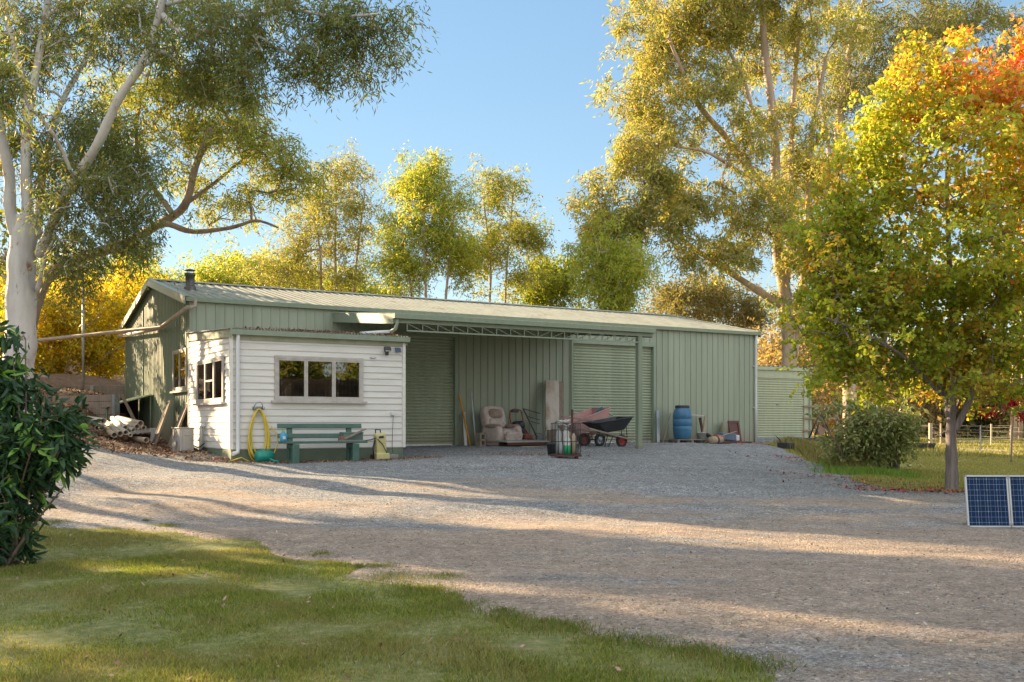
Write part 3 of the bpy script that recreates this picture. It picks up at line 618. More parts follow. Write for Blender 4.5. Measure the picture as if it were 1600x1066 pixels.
AF = E('steel_a_frame', 'dark steel a-frame stand with a log round, on the landing beside the garage', 'stand', (pq[0], pq[1], zt), TH-R(20))
m = MB()
for s in (-1, 1):
    m.tube([(s*.38, -.12, .02), (0, 0, .92)], .035, 6); m.tube([(s*.38, .3, .02), (0, .2, .92)], .03, 6)
m.tube([(-.4, -.12, .04), (.4, -.12, .04)], .03, 6); m.tube([(0, 0, .9), (0, .2, .9)], .03, 6); m.build('frame', M_black, AF)
m = MB(); m.tube([(0, .02, .30), (0, .18, .30)], [.16, .16], 12); m.build('log_round', pm('cut_log', (.36, .22, .17), None, 8), AF)

# ------------------------------------------------------------------ objects by the room
def bench():
    a0, z = onb(432, 722, -.75); a1, _ = onb(566, 722, -.75); L = 2.02
    ac = (onb(450, 0, -.7)[0]+onb(560, 0, -.7)[0])/2
    o = EB('garden_bench', 'long dark green recycled plastic bench against the weatherboard wall', 'bench', ac, -.62)
    o.location.z = .63
    for s in (-1, 1):
        m = MB(); x = s*.72
        # chunky moulded end: a block with a hole through it
        m.prism([(-.27, 0), (.16, 0), (.20, .40), (-.22, .40)], (x-.06, 0, -.05), (0, 1, 0), (0, 0, 1), (.02, 0, 0))
        m = MB()
        for (y0, y1, z0_, z1_) in ((-.27, -.17, -.05, .42), (.08, .19, -.05, .42), (-.17, .08, .31, .42), (-.17, .08, -.05, .06)): m.rbox((x, (y0+y1)/2, (z0_+z1_)/2), (.16, y1-y0+.01, z1_-z0_), (0, 0, 0), .02)
        m.rbox((x, -.02, .18), (.05, .3, .3), bev=.01)
        m.rbox((x, .2, .62), (.12, .08, .5), (-10, 0, 0), .015); m.build('bench_end', M_benchg, o)
    for y in (-.2, -.06, .08): m = MB(); m.rbox((0, y, .455), (L, .125, .05), bev=.012); m.build('seat_slat', M_benchg, o)
    for z in (.60, .83): m = MB(); m.rbox((0, .15+.05*(z-.4), z), (L+.02, .045, .105), (-10, 0, 0), .012); m.build('back_slat', M_benchg, o)
    return o, ac
bn, bac = bench(); bz = .63+.48
a_, _ = onb(443, 680, -.72)
o = EB('detergent_bottle', 'blue detergent bottle with green cap on left end of the bench', 'bottle', a_, -.70, bz)
m = MB(); m.lathe([(0, 0), (.07, .0), (.078, .02), (.078, .12), (.06, .18), (.03, .21), (.025, .23)], n=16); m.tube([(.05, 0, .18), (.085, 0, .14), (.08, 0, .07)], .014, 6); m.build('body', pm('blue_bottle', (.05, .30, .50), rough=.3, bmp=0), o)
m = MB(); m.lathe([(.03, .215), (.03, .265), (0, .27)], n=12); m.build('cap', pm('lime_cap', (.12, .42, .12), rough=.4, bmp=0), o)
m = MB(); m.rbox((0, -.072, .085), (.07, .012, .07), bev=.004); m.build('label', pm('pale_label', (.55, .65, .72)), o)
a_, _ = onb(550, 680, -.55)
o = EB('metal_toolbox', 'grey green metal box on right end of the bench', 'box', a_, -.52, bz, 4)
m = MB(); m.rbox((0, 0, .09), (.50, .22, .18), bev=.012); m.build('body', pm('grey_green_metal', (.12, .19, .16)), o); m = MB(); m.rbox((0, 0, .19), (.52, .24, .03), bev=.01); m.build('lid', pm('grey_green_metal'), o) if False else m.build('lid', MC['grey_green_metal'], o)
a_, _ = onb(535, 686, -.75)
o = EB('timber_block', 'short reddish timber offcut on bench in front of the metal box', 'offcut', a_-.02, -.74, bz, 8)
MB().rbox((0, 0, .055), (.10, .14, .11), bev=.006).build('block', pm('red_timber', (.24, .12, .09)), o)
a_, _ = onb(556, 684, -.8)
o = EB('timber_plank', 'weathered plank lying tilted across right end of the bench', 'plank', a_, -.72, bz+.02, 3)
MB().box((0, .03, .13), (.64, .09, .03), (4, -24, 0)).build('plank', M_timber, o)
o = EB('timber_lath', 'thin flat board lying on the front of the bench seat', 'board', a_-.12, -.82, bz+.012, 0)
MB().box((0, 0, 0), (.62, .08, .02)).build('board', M_timber, o)
# pressure washer
a_, _ = onb(592, 716, -.35)
o = EB('pressure_washer', 'cream yellow upright pressure washer leaning beside the right end of the bench', 'pressure washer', a_, -.42, None, 0); o.location.z -= .0
m = MB(); m.rbox((0, 0, .36), (.26, .2, .6), (8, -6, 0), .04); m.rbox((.02, -.03, .10), (.34, .26, .16), bev=.03); m.build('body', M_cream, o)
m = MB(); m.tube([(-.09, .06, .6), (-.08, .09, .74), (.04, .09, .74), (.05, .06, .6)], .016, 8); m.build('handle', M_black, o)
for s in (-1, 1): m = MB(); m.tube([(s*.15-.02, .06, .07), (s*.2, .06, .07)], .075, 14); m.build('wheel', M_rubber, o)
m = MB(); P = [(-.1+.0*k, 0, 0) for k in range(1)]; P = [(-.12, -.1, .55), (-.30, -.15, .50), (-.55, -.2, .47), (-.9, -.2, .47)]; m.tube(P, .014, 6)
P = [(-.12, -.12, .52), (.0, -.14, .40), (.08, -.14, .25), (.12, -.14, .18)]; m.tube(P, .012, 6); m.tube([(-.15, -.05, .5), (-.2, -.05, .3), (-.18, -.05, .05)], .02, 6); m.build('hose', M_black, o)
m = MB(); m.rbox((-.02, -.125, .56), (.13, .012, .06), (8, -6, 0), .004); m.build('badge', M_black, o)
# concrete block at corner
a_, _ = onb(604, 718, -.15); o = EB('concrete_paver', 'grey concrete block at right foot of the weatherboard wall', 'block', a_+.05, -.16, .62)
MB().rbox((0, 0, .05), (.42, .24, .18), bev=.015).build('block', M_conc, o)
# hose on reel hook
a_, zc = onb(402, 668, -.1); ah, zh = onb(404, 638, -.1)
o = EB('hose_hanger', 'steel hose hanger on the weatherboard wall right of the white downpipe', 'hanger', ah, 0, zh)
m = MB(); m.tube([(-.1, -.03, -.03), (-.1, -.1, .05), (-.06, -.14, .12), (0, -.15, .14), (.06, -.14, .12), (.1, -.1, .05), (.1, -.03, -.03)], .01, 6); m.tube([(-.1, -.03, 0), (-.1, -.2, -.03), (-.1, -.21, .03)], .012, 6); m.tube([(.1, -.03, 0), (.1, -.2, -.03), (.1, -.21, .03)], .012, 6); m.box((0, -.03, 0), (.24, .01, .08)); m.build('bracket', M_steel, o)
hz = zh-.02
o = EB('garden_hose', 'yellow garden hose hung in long loops on the weatherboard wall', 'hose', ah, 0, hz)
m = MB(); P = []
lp = 9
for k in range(lp):
    w = .20+.13*RS.rand(); h = 1.02+.20*RS.rand(); off = RS.uniform(-.05, .04); yo = -.06-.10*RS.rand()
    for q in range(24):
        t = q/24*2*math.pi; x = math.sin(t)*w*(.55+.45*(1-math.cos(t))/2)+off*(1-math.cos(t))/2
        P.append((x, yo-.02*math.sin(t*2+k), -h/2*(1-math.cos(t))))
m.tube(P, .014, 6)
m.tube([(.0, -.15, -1.28), (.35, -.16, -1.0), (.45, -.14, -.75), (.40, -.12, -.55), (.30, -.1, -.4)], .014, 6)
g0 = .66-hz
m.tube([(.12, -.2, -1.05), (.05, -.22, -1.2), (-.1, -.22, -1.27), (-.45, -.3, g0+.09), (-.75, -.5, g0+.02), (-.95, -.7, g0)], .014, 6)
m.build('coil', M_yel, o)
# watering can
aw_, _ = onb(413, 715, -.35); x_, y_ = W(aw_, -.36); o = E('watering_can', 'teal plastic watering can lying on the gravel left of the bench', 'watering can', (x_, y_, gz(x_, y_)+.15), TH+R(8))
m = MB(); m.lathe([(0, -.19), (.12, -.19), (.135, -.17), (.13, .15), (.105, .19), (.0, .19)], (0, 0, 0), 20, (0, 90, 0)); m.build('body', M_teal, o)
m = MB(); m.tube([(.06, -.08, -.04), (.16, -.16, -.10), (.26, -.22, -.115)], [.035, .022, .03], 10); m.build('spout', M_teal, o)
m = MB(); m.tube([(-.1, 0, .12), (-.04, 0, .16), (.14, 0, .15), (.23, 0, .06), (.2, 0, -.05)], .014, 8); m.build('handle', M_teal, o)
# bricks
brk = None
for i, (px, py, dzz, r_, lab) in enumerate([(341, 720, 0, 5, 'single old red brick nearest the white downpipe shoe, left end of the row'), (358, 721, 0, -4, 'old red brick in front row between the left brick and the right brick'), (374, 722, 0, 7, 'old red brick at right end of the front row beside the watering can'), (370, 712, .1, 2, 'old red brick lying on top of the front row'), (384, 709, .09, 75, 'old red brick at the back beside the wall under the yellow hose')]):
    g = gp(px, py)
    if brk is None:
        brk = MB().rbox((0, 0, .038), (.23, .11, .076), bev=.006).build('brick', M_brick); o = brk
    else: o = brk.copy(); C.objects.link(o)
    o.location = (g[0], g[1]+(.12 if i > 2 else 0), g[2]+(dzz*.8 if i > 2 else .0)+.01); o.rotation_euler = (0, 0, TH+R(r_))
    tag(o, lab, 'brick', 'old bricks at the foot of the weatherboard wall')
# air conditioner
b_, _ = ona(283, 700, -.55); o = EB('air_conditioner', 'cream outdoor air conditioner unit beside the weatherboard room', 'air conditioner', -.50, b_, .74)
m = MB(); m.rbox((0, 0, .36), (.34, .82, .62), bev=.03); m.rbox((-.01, 0, .67), (.37, .85, .03), bev=.01); m.build('case', M_ac, o)
m = MB(); m.rbox((-.01, -.417, .37), (.20, .03, .5), bev=.01); m.rbox((-.0, -.44, .5), (.1, .02, .03), bev=.004); m.rbox((.02, -.44, .18), (.06, .02, .04), bev=.004); m.build('service_panel', M_ac, o)
m = MB(); m.lathe([(.25, 0), (.26, .01), (.24, .02)], (-.175, .05, .37), 28, (0, 90, 0))
for k in range(8): m.lathe([(.03+.027*k, 0), (.033+.027*k, .006), (.036+.027*k, 0)], (-.178, .05, .37), 24, (0, -90, 0))
m.build('fan_grille', M_steel, o)
for y in (-.3, .3): MB().bbox(-.2, .2, y-.04, y+.04, -.1, .05).build('foot', M_conc, o)
m = MB(); m.tube([(.15, -.38, .25), (.28, -.4, .18), (.42, -.42, .3)], .018, 6); m.tube([(.15, -.36, .2), (.3, -.38, .1), (.42, -.4, .2)], .018, 6); m.build('refrigerant_line', M_black, o)
# leaning panels against the shed
def lean_panel(pxb, pyb, w, h, lab, ang, rz, face, Y):
    g = at(pxb, pyb, Y); o = E('framed_sheet', lab, 'sheet', (g[0], g[1], g[2]-.03), R(rz), 'framed sheets leaning on the left wall of the shed')
    e = (0, ang, 0); m = MB(); Rm = rotm(e); c = Rm @ np.array([0, 0, h/2]); m.box(c, (.012, w-.04, h-.04), e); m.build('sheet', face, o)
    m = MB()
    for (dy, dz_, sy, sz) in ((0, .02-h/2, w, .04), (0, h/2-.02, w, .04), (-w/2+.02, 0, .04, h-.08), (w/2-.02, 0, .04, h-.08)):
        m.box(c + Rm @ np.array([0, dy, dz_]), (.05, sy, sz), e)
    m.build('frame', M_timber, o); return o
face = pm('dusty_panel', (.26, .225, .175), (.19, .16, .125), 2, .95, dirt=(.15, .12, .09)); face.node_tree.nodes['Principled BSDF'].inputs['Specular IOR Level'].default_value = .05
M_white.node_tree.nodes['Principled BSDF'].inputs['Specular IOR Level'].default_value = .15
lean_panel(264, 699, .62, 1.30, 'dusty framed sheet leaning on shed wall, nearest the air conditioner', 21, 27, face, 26.9)
lean_panel(240, 694, .75, 1.28, 'dusty framed sheet leaning on shed wall, nearest the lean-to', 19, 25, face, 27.6)
g = gp(240, 694); o = E('steel_post_stub', 'short upright grey steel channel stub in front of the leaning panels', 'post', (g[0], g[1]-.0, g[2]), R(20))
m = MB(); m.prism([(-.08, -.06), (.08, -.06), (.08, .06), (.06, .06), (.06, -.04), (-.06, -.04), (-.06, .06), (-.08, .06)], (0, 0, -.1), (1, 0, 0), (0, 1, 0), (0, 0, .55)); m.build('channel', M_steel, o)
# lean-to
bb, zz = ona(240, 617, SX-.03); x_, y_ = W(-.7, bb); gg = gz(x_, y_)
o = E('lean_to', 'low dark green lean-to store against the left wall of the shed', 'lean-to', (*W(0, bb), 0), TH)
zo = EZ+(HY-637)/F*30
m = MB(); m.sheet(trap(-.05, 2.4, .2, .025), (-.0, 0, zz), (0, 1, 0), (0, 0, 1), (-1.35, 0, zo-zz)); m.build('roof', M_dark, o)
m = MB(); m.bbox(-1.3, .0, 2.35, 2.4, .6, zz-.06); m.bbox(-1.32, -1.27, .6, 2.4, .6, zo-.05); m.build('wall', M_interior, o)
MB().tube([(-.05, .02, 1.0), (-.05, .02, zz-.03)], .03, 4).build('post', M_dark, o); MB().tube([(-1.3, .02, .9), (-1.3, .02, zo-.02)], .025, 4).build('post', M_dark, o)
m = MB(); m.box((-.62, -.05, gg+.55), (.09, .04, 1.3), (0, -25, 0)); m.build('brace', M_timber, o)
o = E('junk_box', 'dark crate stored in the shade under the lean-to', 'crate', (*W(-.7, bb+.9), gg-.02), TH); MB().rbox((0, 0, .25), (.6, .5, .5), bev=.02).rbox((-.1, -.1, .56), (.3, .3, .12), bev=.02).build('crate', M_rust, o)
# PVC pipes
pipes = [((150, 655), (182, 662), 'pale pipe at upper left of the pile'), ((168, 664), (179, 680), 'shortest pipe on left side of the pile'),
 ((165, 665), (180, 682), None)]
pd = [ # start px, end px (open end facing camera), diameter
 ((142, 653), (162, 658), .16, 28, 27), ((160, 665), (179, 680), .15, 28.3, 26.6), ((165, 658), (188, 678), .15, 28.4, 26.6), ((176, 652), (196, 669), .14, 29, 27.2),
 ((178, 656), (215, 667), .15, 29, 27), ((184, 652), (220, 662), .16, 29, 27.1), ((175, 660), (197, 676), .14, 28.6, 26.5), ((155, 664), (152, 669), .14, 28, 27.2),
 ((162, 660), (159, 669), .14, 29, 27.2), ((190, 668), (204, 680), .10, 28, 26.5), ((200, 660), (225, 669), .13, 29, 27), ((210, 684), (229, 688), .15, 27.5, 26.6), ((192, 664), (209, 672), .11, 28.2, 27)]
labs = ['pale pipe lying highest at the left end of the pipe pile', 'lowest left pipe of the front pair pointing toward the driveway', 'right pipe of the front pair pointing toward the driveway', 'cream pipe crossing the middle of the pile, lying on others', 'wide cream pipe pointing right, under the top right pipe', 'topmost pipe at right side of the pile, pointing right', 'pipe with its open end low in the middle of the pile', 'short stub pipe at far left edge of the pile', 'short pipe stub beside the far left stub', 'thin white pipe at bottom right of the middle group', 'grey pipe at the far right upper side of the pile', 'grey white pipe lying apart nearest the steel stub', 'thin pipe half buried in the middle of the pile']
for i, (s0, s1, dm, Y0, Y1) in enumerate(pd):
    p1 = at(s1[0], s1[1], Y1); p0 = at(s0[0], s0[1]+2, Y0)
    if np.linalg.norm(p1-p0) < .3: p0 = p1+np.array([.1, .7, .1])
    d = (p1-p0); L = np.linalg.norm(d); p0 = p1-d/L*max(L, 1.5); 
    o = E('drain_pipe', labs[i], 'pipe', p1, 0, 'drain pipes heaped on the bank left of the shed')
    MB()._hollow(p0-p1, np.zeros(3), d/L, dm/2, .012, 14).build('pipe', M_pvc if i % 3 else pm('pale_pvc', (.50, .46, .40), (.36, .31, .25), 4, .5, dirt=(.25, .18, .12), dirt_lo=.62), o)
g = gp(218, 684); o = E('broken_sheet', 'grey broken fibre sheet lying tilted beside the pipe pile', 'sheet', (g[0], g[1]+.2, g[2]+.12), R(20))
m = MB(); m.sheet([(x*.07-.4, .02*(x % 2)) for x in range(12)], (0, -.35, 0), (1, 0, .12), (0, 0, 1), (.1, .7, .12), .008); m.build('sheet', M_conc, o)
# retaining walls
def retwall(name, lab, p0, p1, h, zb, posts=2, mat=M_timber):
    p0 = np.array(p0, float); p1 = np.array(p1, float); d = p1-p0; L = np.hypot(*d); an = math.atan2(d[1], d[0])
    o = E(name, lab, 'retaining wall', (p0[0], p0[1], zb), an)
    n = int(h/.2)
    for k in range(n): m = MB(); m.rbox((L/2, 0, -.3+k*.2+.1+.2), (L, .075, .19), bev=.008); m.build('sleeper', mat, o)
    for k in range(posts): x = L*k/max(posts-1, 1); m = MB(); m.prism([(-.06, -.09), (.06, -.09), (.06, -.075), (.01, -.075), (.01, .075), (.06, .075), (.06, .09), (-.06, .09), (-.06, .075), (-.01, .075), (-.01, -.075), (-.06, -.075)], (x, 0, -.3), (1, 0, 0), (0, 1, 0), (0, 0, h+.2)); m.build('post', M_steel, o)
    return o
p0 = at(118, 640, 31); p1 = at(181, 640, 30); retwall('retaining_wall', 'lower grey sleeper retaining wall with steel posts behind the pipe pile', p0[:2]+np.array([-1, .6]), p1[:2], 1.0, EZ+(HY-664)/F*30, 3)
p0 = at(90, 610, 36); p1 = at(200, 610, 36); retwall('retaining_wall', 'upper timber retaining wall under the yellow autumn shrubs behind the shed', p0[:2], p1[:2], 1.0, EZ+(HY-642)/F*36, 3)
P_ = gp(129, 625); Y_ = 34.0; p = at(130, 620, Y_)
o = E('pole', 'thin tall steel pole standing in front of the yellow autumn shrubs', 'pole', (p[0], p[1], p[2]-.5)); MB().tube([(0, 0, 0), (0, 0, 4.4)], .045, 8).build('pole', M_steel, o)

# ------------------------------------------------------------------ items under the canopy
def lean_bar(name, lab, cat, px0, py0, px1, py1, r, mat, b0=3.75, b1=4.12, flat=None):
    a0, z0 = onb(px0, py0, b0); a1, z1 = onb(px1, py1, b1)
    x, y = W(a0, b0); z0 = gz(x, y)+.01
    o = EB(name, lab, cat, a0, b0, z0); d = (a1-a0, b1-b0, z1-z0)
    m = MB()
    if flat: L = math.sqrt(sum(q*q for q in d)); m.prism([(-flat[0]/2, 0), (flat[0]/2, 0), (flat[0]/2, 1), (-flat[0]/2, 1)], (0, 0, 0), (1, 0, 0), d, (0, flat[1], 0))
    else: m.tube([(0, 0, 0), d], r, 6)
    m.build('bar', mat, o); return o
lean_bar('orange_plank', 'orange painted batten leaning on the wall between the left roller door and the recliner', 'batten', 735, 697, 718, 616, .03, M_orange, flat=(.05, .03))
lean_bar('white_batten', 'short white board leaning beneath the orange batten', 'batten', 728, 697, 725, 644, .03, M_pvcw, flat=(.09, .025))
lean_bar('steel_rod', 'thin dark rod leaning on the wall next to the left roller door', 'rod', 722, 697, 718, 648, .01, M_dark)
lean_bar('white_pole', 'tall white pole leaning on the wall just left of the recliner', 'pole', 744, 695, 736, 609, .022, M_pvcw, b0=3.8)
# cinder block
a_, _ = onb(753, 697, 3.2); o = EB('cinder_block', 'upright hollow concrete block left of the recliner', 'block', a_, 3.3, None, 6)
m = MB()
for (x0, x1, z0, z1) in ((-.1, .1, 0, .045), (-.1, .1, .17, .22), (-.1, .1, .35, .4)): m.bbox(x0, x1, -.14, .12, z0, z1)
m.bbox(-.1, -.045, -.14, .12, .045, .35); m.bbox(.06, .1, -.14, .12, .045, .35); m.bbox(-.045, .06, .08, .12, .045, .35); m.build('block', pm('buff_block', (.36, .31, .24), (.28, .24, .19), 8, .9), o)
# recliner
a_, _ = onb(786, 697, 3.1)
o = EB('recliner', 'old worn out beige recliner armchair outside the shed wall', 'armchair', a_, 3.2, None, 12)
m = MB(); m.rbox((0, 0, .2), (.84, .75, .34), bev=.05); m.build('base', M_uph, o)
m = MB(); m.sq((0, -.08, .42), (.6, .7, .24), (4, 0, 0), .5); m.build('seat', M_uph, o)
m = MB(); m.sq((0, .36, .78), (.84, .3, .86), (-16, 0, 0), .35); m.build('backrest', M_uph, o)
m = MB(); m.sq((0, .30, .98), (.56, .22, .30), (-16, 0, 0), .7); m.build('headrest', M_uphd, o)
m = MB(); m.sq((0, .22, .68), (.62, .24, .34), (-14, 0, 0), .6); m.build('lumbar_cushion', M_uph, o)
for s in (-1, 1):
    m = MB(); m.sq((s*.38, -.03, .38), (.22, .78, .5), None, .4); ar = m.build('armrest', M_uph, o)
    m = MB(); m.sq((s*.38, -.06, .60), (.25, .6, .14), (0, 0, 0), .6); m.build('arm_pad', M_uphd, ar)
m = MB(); m.sq((.06, -.48, .27), (.62, .14, .36), (18, 0, 0), .4); m.build('footrest', M_uph, o)
# white slatted plastic thing on chair front
o = EB('plastic_lid', 'pale ribbed plastic lid propped against the front of the recliner', 'lid', a_+.18, 2.72, None, 10)
m = MB(); 
for k in range(4): m.rbox((0, -.0+.02*k, .16+.085*k), (.36, .03, .078), (-14, 0, 0), .01)
m.build('slats', pm('grey_white_plastic', (.50, .52, .50)), o)
m = MB(); m.tube([(-.2, -.02, .0), (-.22, .05, .45)], .02, 6); m.build('stay', M_bb, o)
# flat bed frame/panel on ground
a_, _ = onb(812, 698, 2.6)
o = EB('flat_panel', 'pale broken tabletop lying flat on the ground in front of the recliner', 'panel', a_+.05, 2.5, None, 6)
m = MB(); m.rbox((0, 0, .17), (1.55, .55, .04), (3, 0, 0), .01); m.build('top', pm('dusty_grey_sheet', (.40, .40, .38), (.3, .28, .25), 4, .8), o)
m = MB(); m.rbox((0, -.22, .1), (1.45, .05, .08), bev=.01); m.rbox((0, .2, .07), (1.45, .05, .12), bev=.01); m.rbox((-.55, 0, .04), (.1, .4, .06), bev=.01); m.rbox((.55, 0, .04), (.1, .4, .06), bev=.01); m.build('underframe', M_rust, o)
o = EB('timber_offcut', 'narrow timber offcut on the gravel in front of the flat panel', 'offcut', a_+.1, 2.05, None, 4); MB().rbox((0, 0, .02), (.8, .07, .035), bev=.005).build('offcut', pm('buff_wood', (.42, .34, .24)), o)
# red and black mower-like machine
a_, _ = onb(806, 690, 3.6)
o = EB('garden_machine', 'small red framed garden machine with black engine right of the recliner', 'machine', a_+.05, 3.55, None, 5)
m = MB()
for s in (-1, 1): m.tube([(s*.22, -.2, .25), (s*.22, 0, .55), (s*.24, .1, .9), (s*.20, .12, 1.08), (s*.08, .12, 1.12)], .022, 8)
m.tube([(-.1, .12, 1.12), (.1, .12, 1.12)], .022, 8); m.tube([(-.22, 0, .55), (.22, 0, .55)], .02, 6); m.tube([(.22, 0, .55), (.3, -.4, .15)], .02, 6); m.build('frame', M_redd, o)
m = MB(); m.sq((0, 0, .62), (.36, .3, .3), None, .6); m.rbox((.0, -.1, .45), (.26, .2, .16), bev=.03); m.lathe([(0, 0), (.12, 0), (.13, .04), (.06, .07), (0, .07)], (.02, -.13, .64), 16, (90, 0, 0)); m.build('engine', M_black, o)
m = MB(); m.rbox((-.05, .1, 1.07), (.26, .08, .09), bev=.02); m.build('grip', M_black, o)
for s in (-1, 1): m = MB(); m.tube([(s*.22, -.3, .14), (s*.28, -.3, .14)], .14, 16); m.build('wheel', M_rubber, o)
m = MB(); m.rbox((.1, -.32, .28), (.3, .24, .14), bev=.04); m.build('deck', M_redd, o)
# wire basket with bits
a_, _ = onb(851, 694, 3.6)
o = EB('wire_basket', 'wire mesh basket of odds and ends left of the tall stained board', 'basket', a_-.05, 3.45, None, 3)
m = MB(); w, d, h = .62, .4, .38
for k in range(9):
    x = -w/2+w*k/8; m.tube([(x, -d/2, 0), (x, -d/2, h)], .006, 4); m.tube([(x, d/2, 0), (x, d/2, h)], .006, 4)
for k in range(6):
    z = h*k/5; m.tube([(-w/2, -d/2, z), (w/2, -d/2, z), (w/2, d/2, z), (-w/2, d/2, z), (-w/2, -d/2, z)], .006, 4)
m.build('wire', M_steel, o)
a2 = a_-.05
o = EB('white_jug', 'small pale jug standing in the wire basket', 'jug', a2+.05, 3.45, o.location.z+.1); m = MB(); m.lathe([(0, 0), (.09, 0), (.1, .1), (.09, .28), (.03, .36), (.03, .42), (0, .42)], n=14); m.tube([(.03, 0, .4), (.1, 0, .32), (.09, 0, .2)], .012, 6); m.build('body', pm('pale_jug', (.5, .52, .5)), o)
o = EB('bent_steel_frame', 'dark folding steel frame leaning over the wire basket', 'frame', a2-.25, 3.7, None, 0)
m = MB(); m.tube([(0, -.1, .3), (-.3, .2, 1.15)], .018, 6); m.tube([(-.3, .2, 1.15), (.35, .25, 1.0)], .014, 6); m.tube([(-.18, .1, .9), (.3, .2, .8)], .012, 6); m.tube([(-.1, .05, .75), (.3, .2, .68)], .012, 6); m.tube([(.0, -.1, .3), (0, -.15, 0)], .016, 6); m.build('frame', M_black, o)
# tall stained board
def board(name, lab, px0, px1, pyb, pyt, b0, b1, th, mat):
    a0, _ = onb(px0, pyb, b0); a1, _ = onb(px1, pyb, b0); x, y = W(a0, b0); z0 = gz(x, y); at0, zt_ = onb(px0, pyt, b1)
    o = EB(name, lab, 'board', a0, b0, z0); m = MB(); m.prism([(0, 0), (a1-a0, 0), (a1-a0+.0, 1), (.0, 1)], (0, 0, 0), (1, 0, 0), (at0-a0, b1-b0, zt_-z0), (0, th, 0)); m.build('board', mat, o); return o
board('door_leaf', 'tall stained timber panel leaning on the wall between basket and right roller door', 853, 874, 697, 594, 3.3, 3.95, .04, M_board)
board('narrow_board', 'narrow grey board standing behind the right edge of the stained panel', 872, 881, 692, 596, 3.6, 4.05, .025, M_timber)
board('short_sleeper', 'short thick timber sleeper with knot holes in front of the tall stained panel', 858, 869, 703, 672, 2.6, 2.75, .12, pm('sleeper_wood', (.30, .24, .16), (.2, .16, .11), 3, .85))
# black pot
g = gp(866, 714); 
o = E('plant_pot', 'black plastic plant pot standing left of the rusty bottle cage', 'pot', (g[0]-.02, g[1]+.1, g[2]), 0)
m = MB(); m.lathe([(0, .0), (.13, 0), (.17, .30), (.18, .30), (.18, .34), (.165, .34), (.13, .05), (0, .05)], n=20); m.build('pot', pm('charcoal_pot', (.035, .04, .05)), o)
# rusty cage with bottles
g = gp(884, 717); cg = o = E('steel_cage', 'rusty open wire cage of bottles and scrap on the gravel by the pot', 'cage', (g[0]+.0, g[1]+.05, g[2]), TH-R(12))
m = MB(); w, d, h = .56, .5, .86
for k in range(6):
    x = -w/2+w*k/5; m.tube([(x, -d/2, .08), (x, -d/2, h)], .009, 5); m.tube([(x, d/2, .08), (x, d/2, h)], .009, 5); y = -d/2+d*k/5; m.tube([(-w/2, y, .08), (-w/2, y, h)], .009, 5); m.tube([(w/2, y, .08), (w/2, y, h)], .009, 5)
for z in (.12, .42, .7, h): m.tube([(-w/2, -d/2, z), (w/2, -d/2, z), (w/2, d/2, z), (-w/2, d/2, z), (-w/2, -d/2, z)], .009, 5)
m.build('wire', M_black, o)
m = MB(); m.rbox((0, 0, .08), (w+.06, d+.06, .05), bev=.01); m.rbox((-.2, -.2, .03), (.08, .08, .08), bev=.01); m.rbox((.2, -.2, .03), (.08, .08, .08), bev=.01); m.box((.25, .2, .62), (.04, .04, 1.15)); m.box((.25, .2, 1.05), (.03, .03, .2)); m.build('tray', M_rust, o)
mats = [('clear plastic', (.55, .58, .55)), ('amber glass', (.30, .17, .05)), ('white plastic', (.62, .60, .56)), ('buff card', (.45, .36, .24)), ('dull silver', (.35, .37, .38)), ('blue', (.06, .12, .4))]
spots = [(-.18, -.15, .30, .05, 4, 'tall dull silver tube at left front inside the cage'), (.16, -.12, .5, .07, 3, 'buff canister at right front inside the cage'), (.02, .02, .66, .08, 2, 'tall white container in middle of the cage'), (-.14, .1, .62, .07, 0, 'pale clear jug at back left inside the cage'), (.15, .13, .55, .08, 1, 'amber bottle at back right inside the cage')]
for x, y, h_, r_, k, lab in spots:
    wx, wy = cg.location.x+math.cos(TH-R(12))*x-math.sin(TH-R(12))*y, cg.location.y+math.sin(TH-R(12))*x+math.cos(TH-R(12))*y
    q = E('canister', lab, 'canister', (wx, wy, cg.location.z+.11), 0)
    m = MB(); m.lathe([(0, 0), (r_, 0), (r_, h_*.8), (r_*.5, h_*.92), (r_*.35, h_), (0, h_)], n=14); m.build('body', pm(mats[k][0].replace(' ', '_'), mats[k][1], None, 5, .5), q)
q = E('green_bottle', 'green and white bottle at bottom front of the cage', 'bottle', (cg.location.x+.03, cg.location.y-.16, cg.location.z+.11), 0)
m = MB(); m.lathe([(0, 0), (.085, 0), (.085, .2), (.08, .22)], n=16); m.build('label_band', pm('bright_green_plastic', (.03, .38, .16), rough=.35, bmp=0), q)
m = MB(); m.lathe([(.08, .22), (.075, .36), (.03, .44), (.03, .5), (0, .5)], n=16); m.build('neck', pm('white_plastic', (.62, .60, .56)), q)
q = E('rope_coil', 'tangled pale rope heaped on top of the bottle cage', 'rope', (cg.location.x-.05, cg.location.y-.02, cg.location.z+.82), 0)
P = [(.13*math.sin(k*.7)+.05*math.sin(k*1.9), .12*math.cos(k*.8)+.03*math.sin(k*2.3), .03+.06*math.sin(k*.37)+.04*math.sin(k*1.3)) for k in range(60)]
m = MB(); m.tube(P, .014, 5); m.build('rope', pm('pale_rope', (.48, .46, .42)), q)
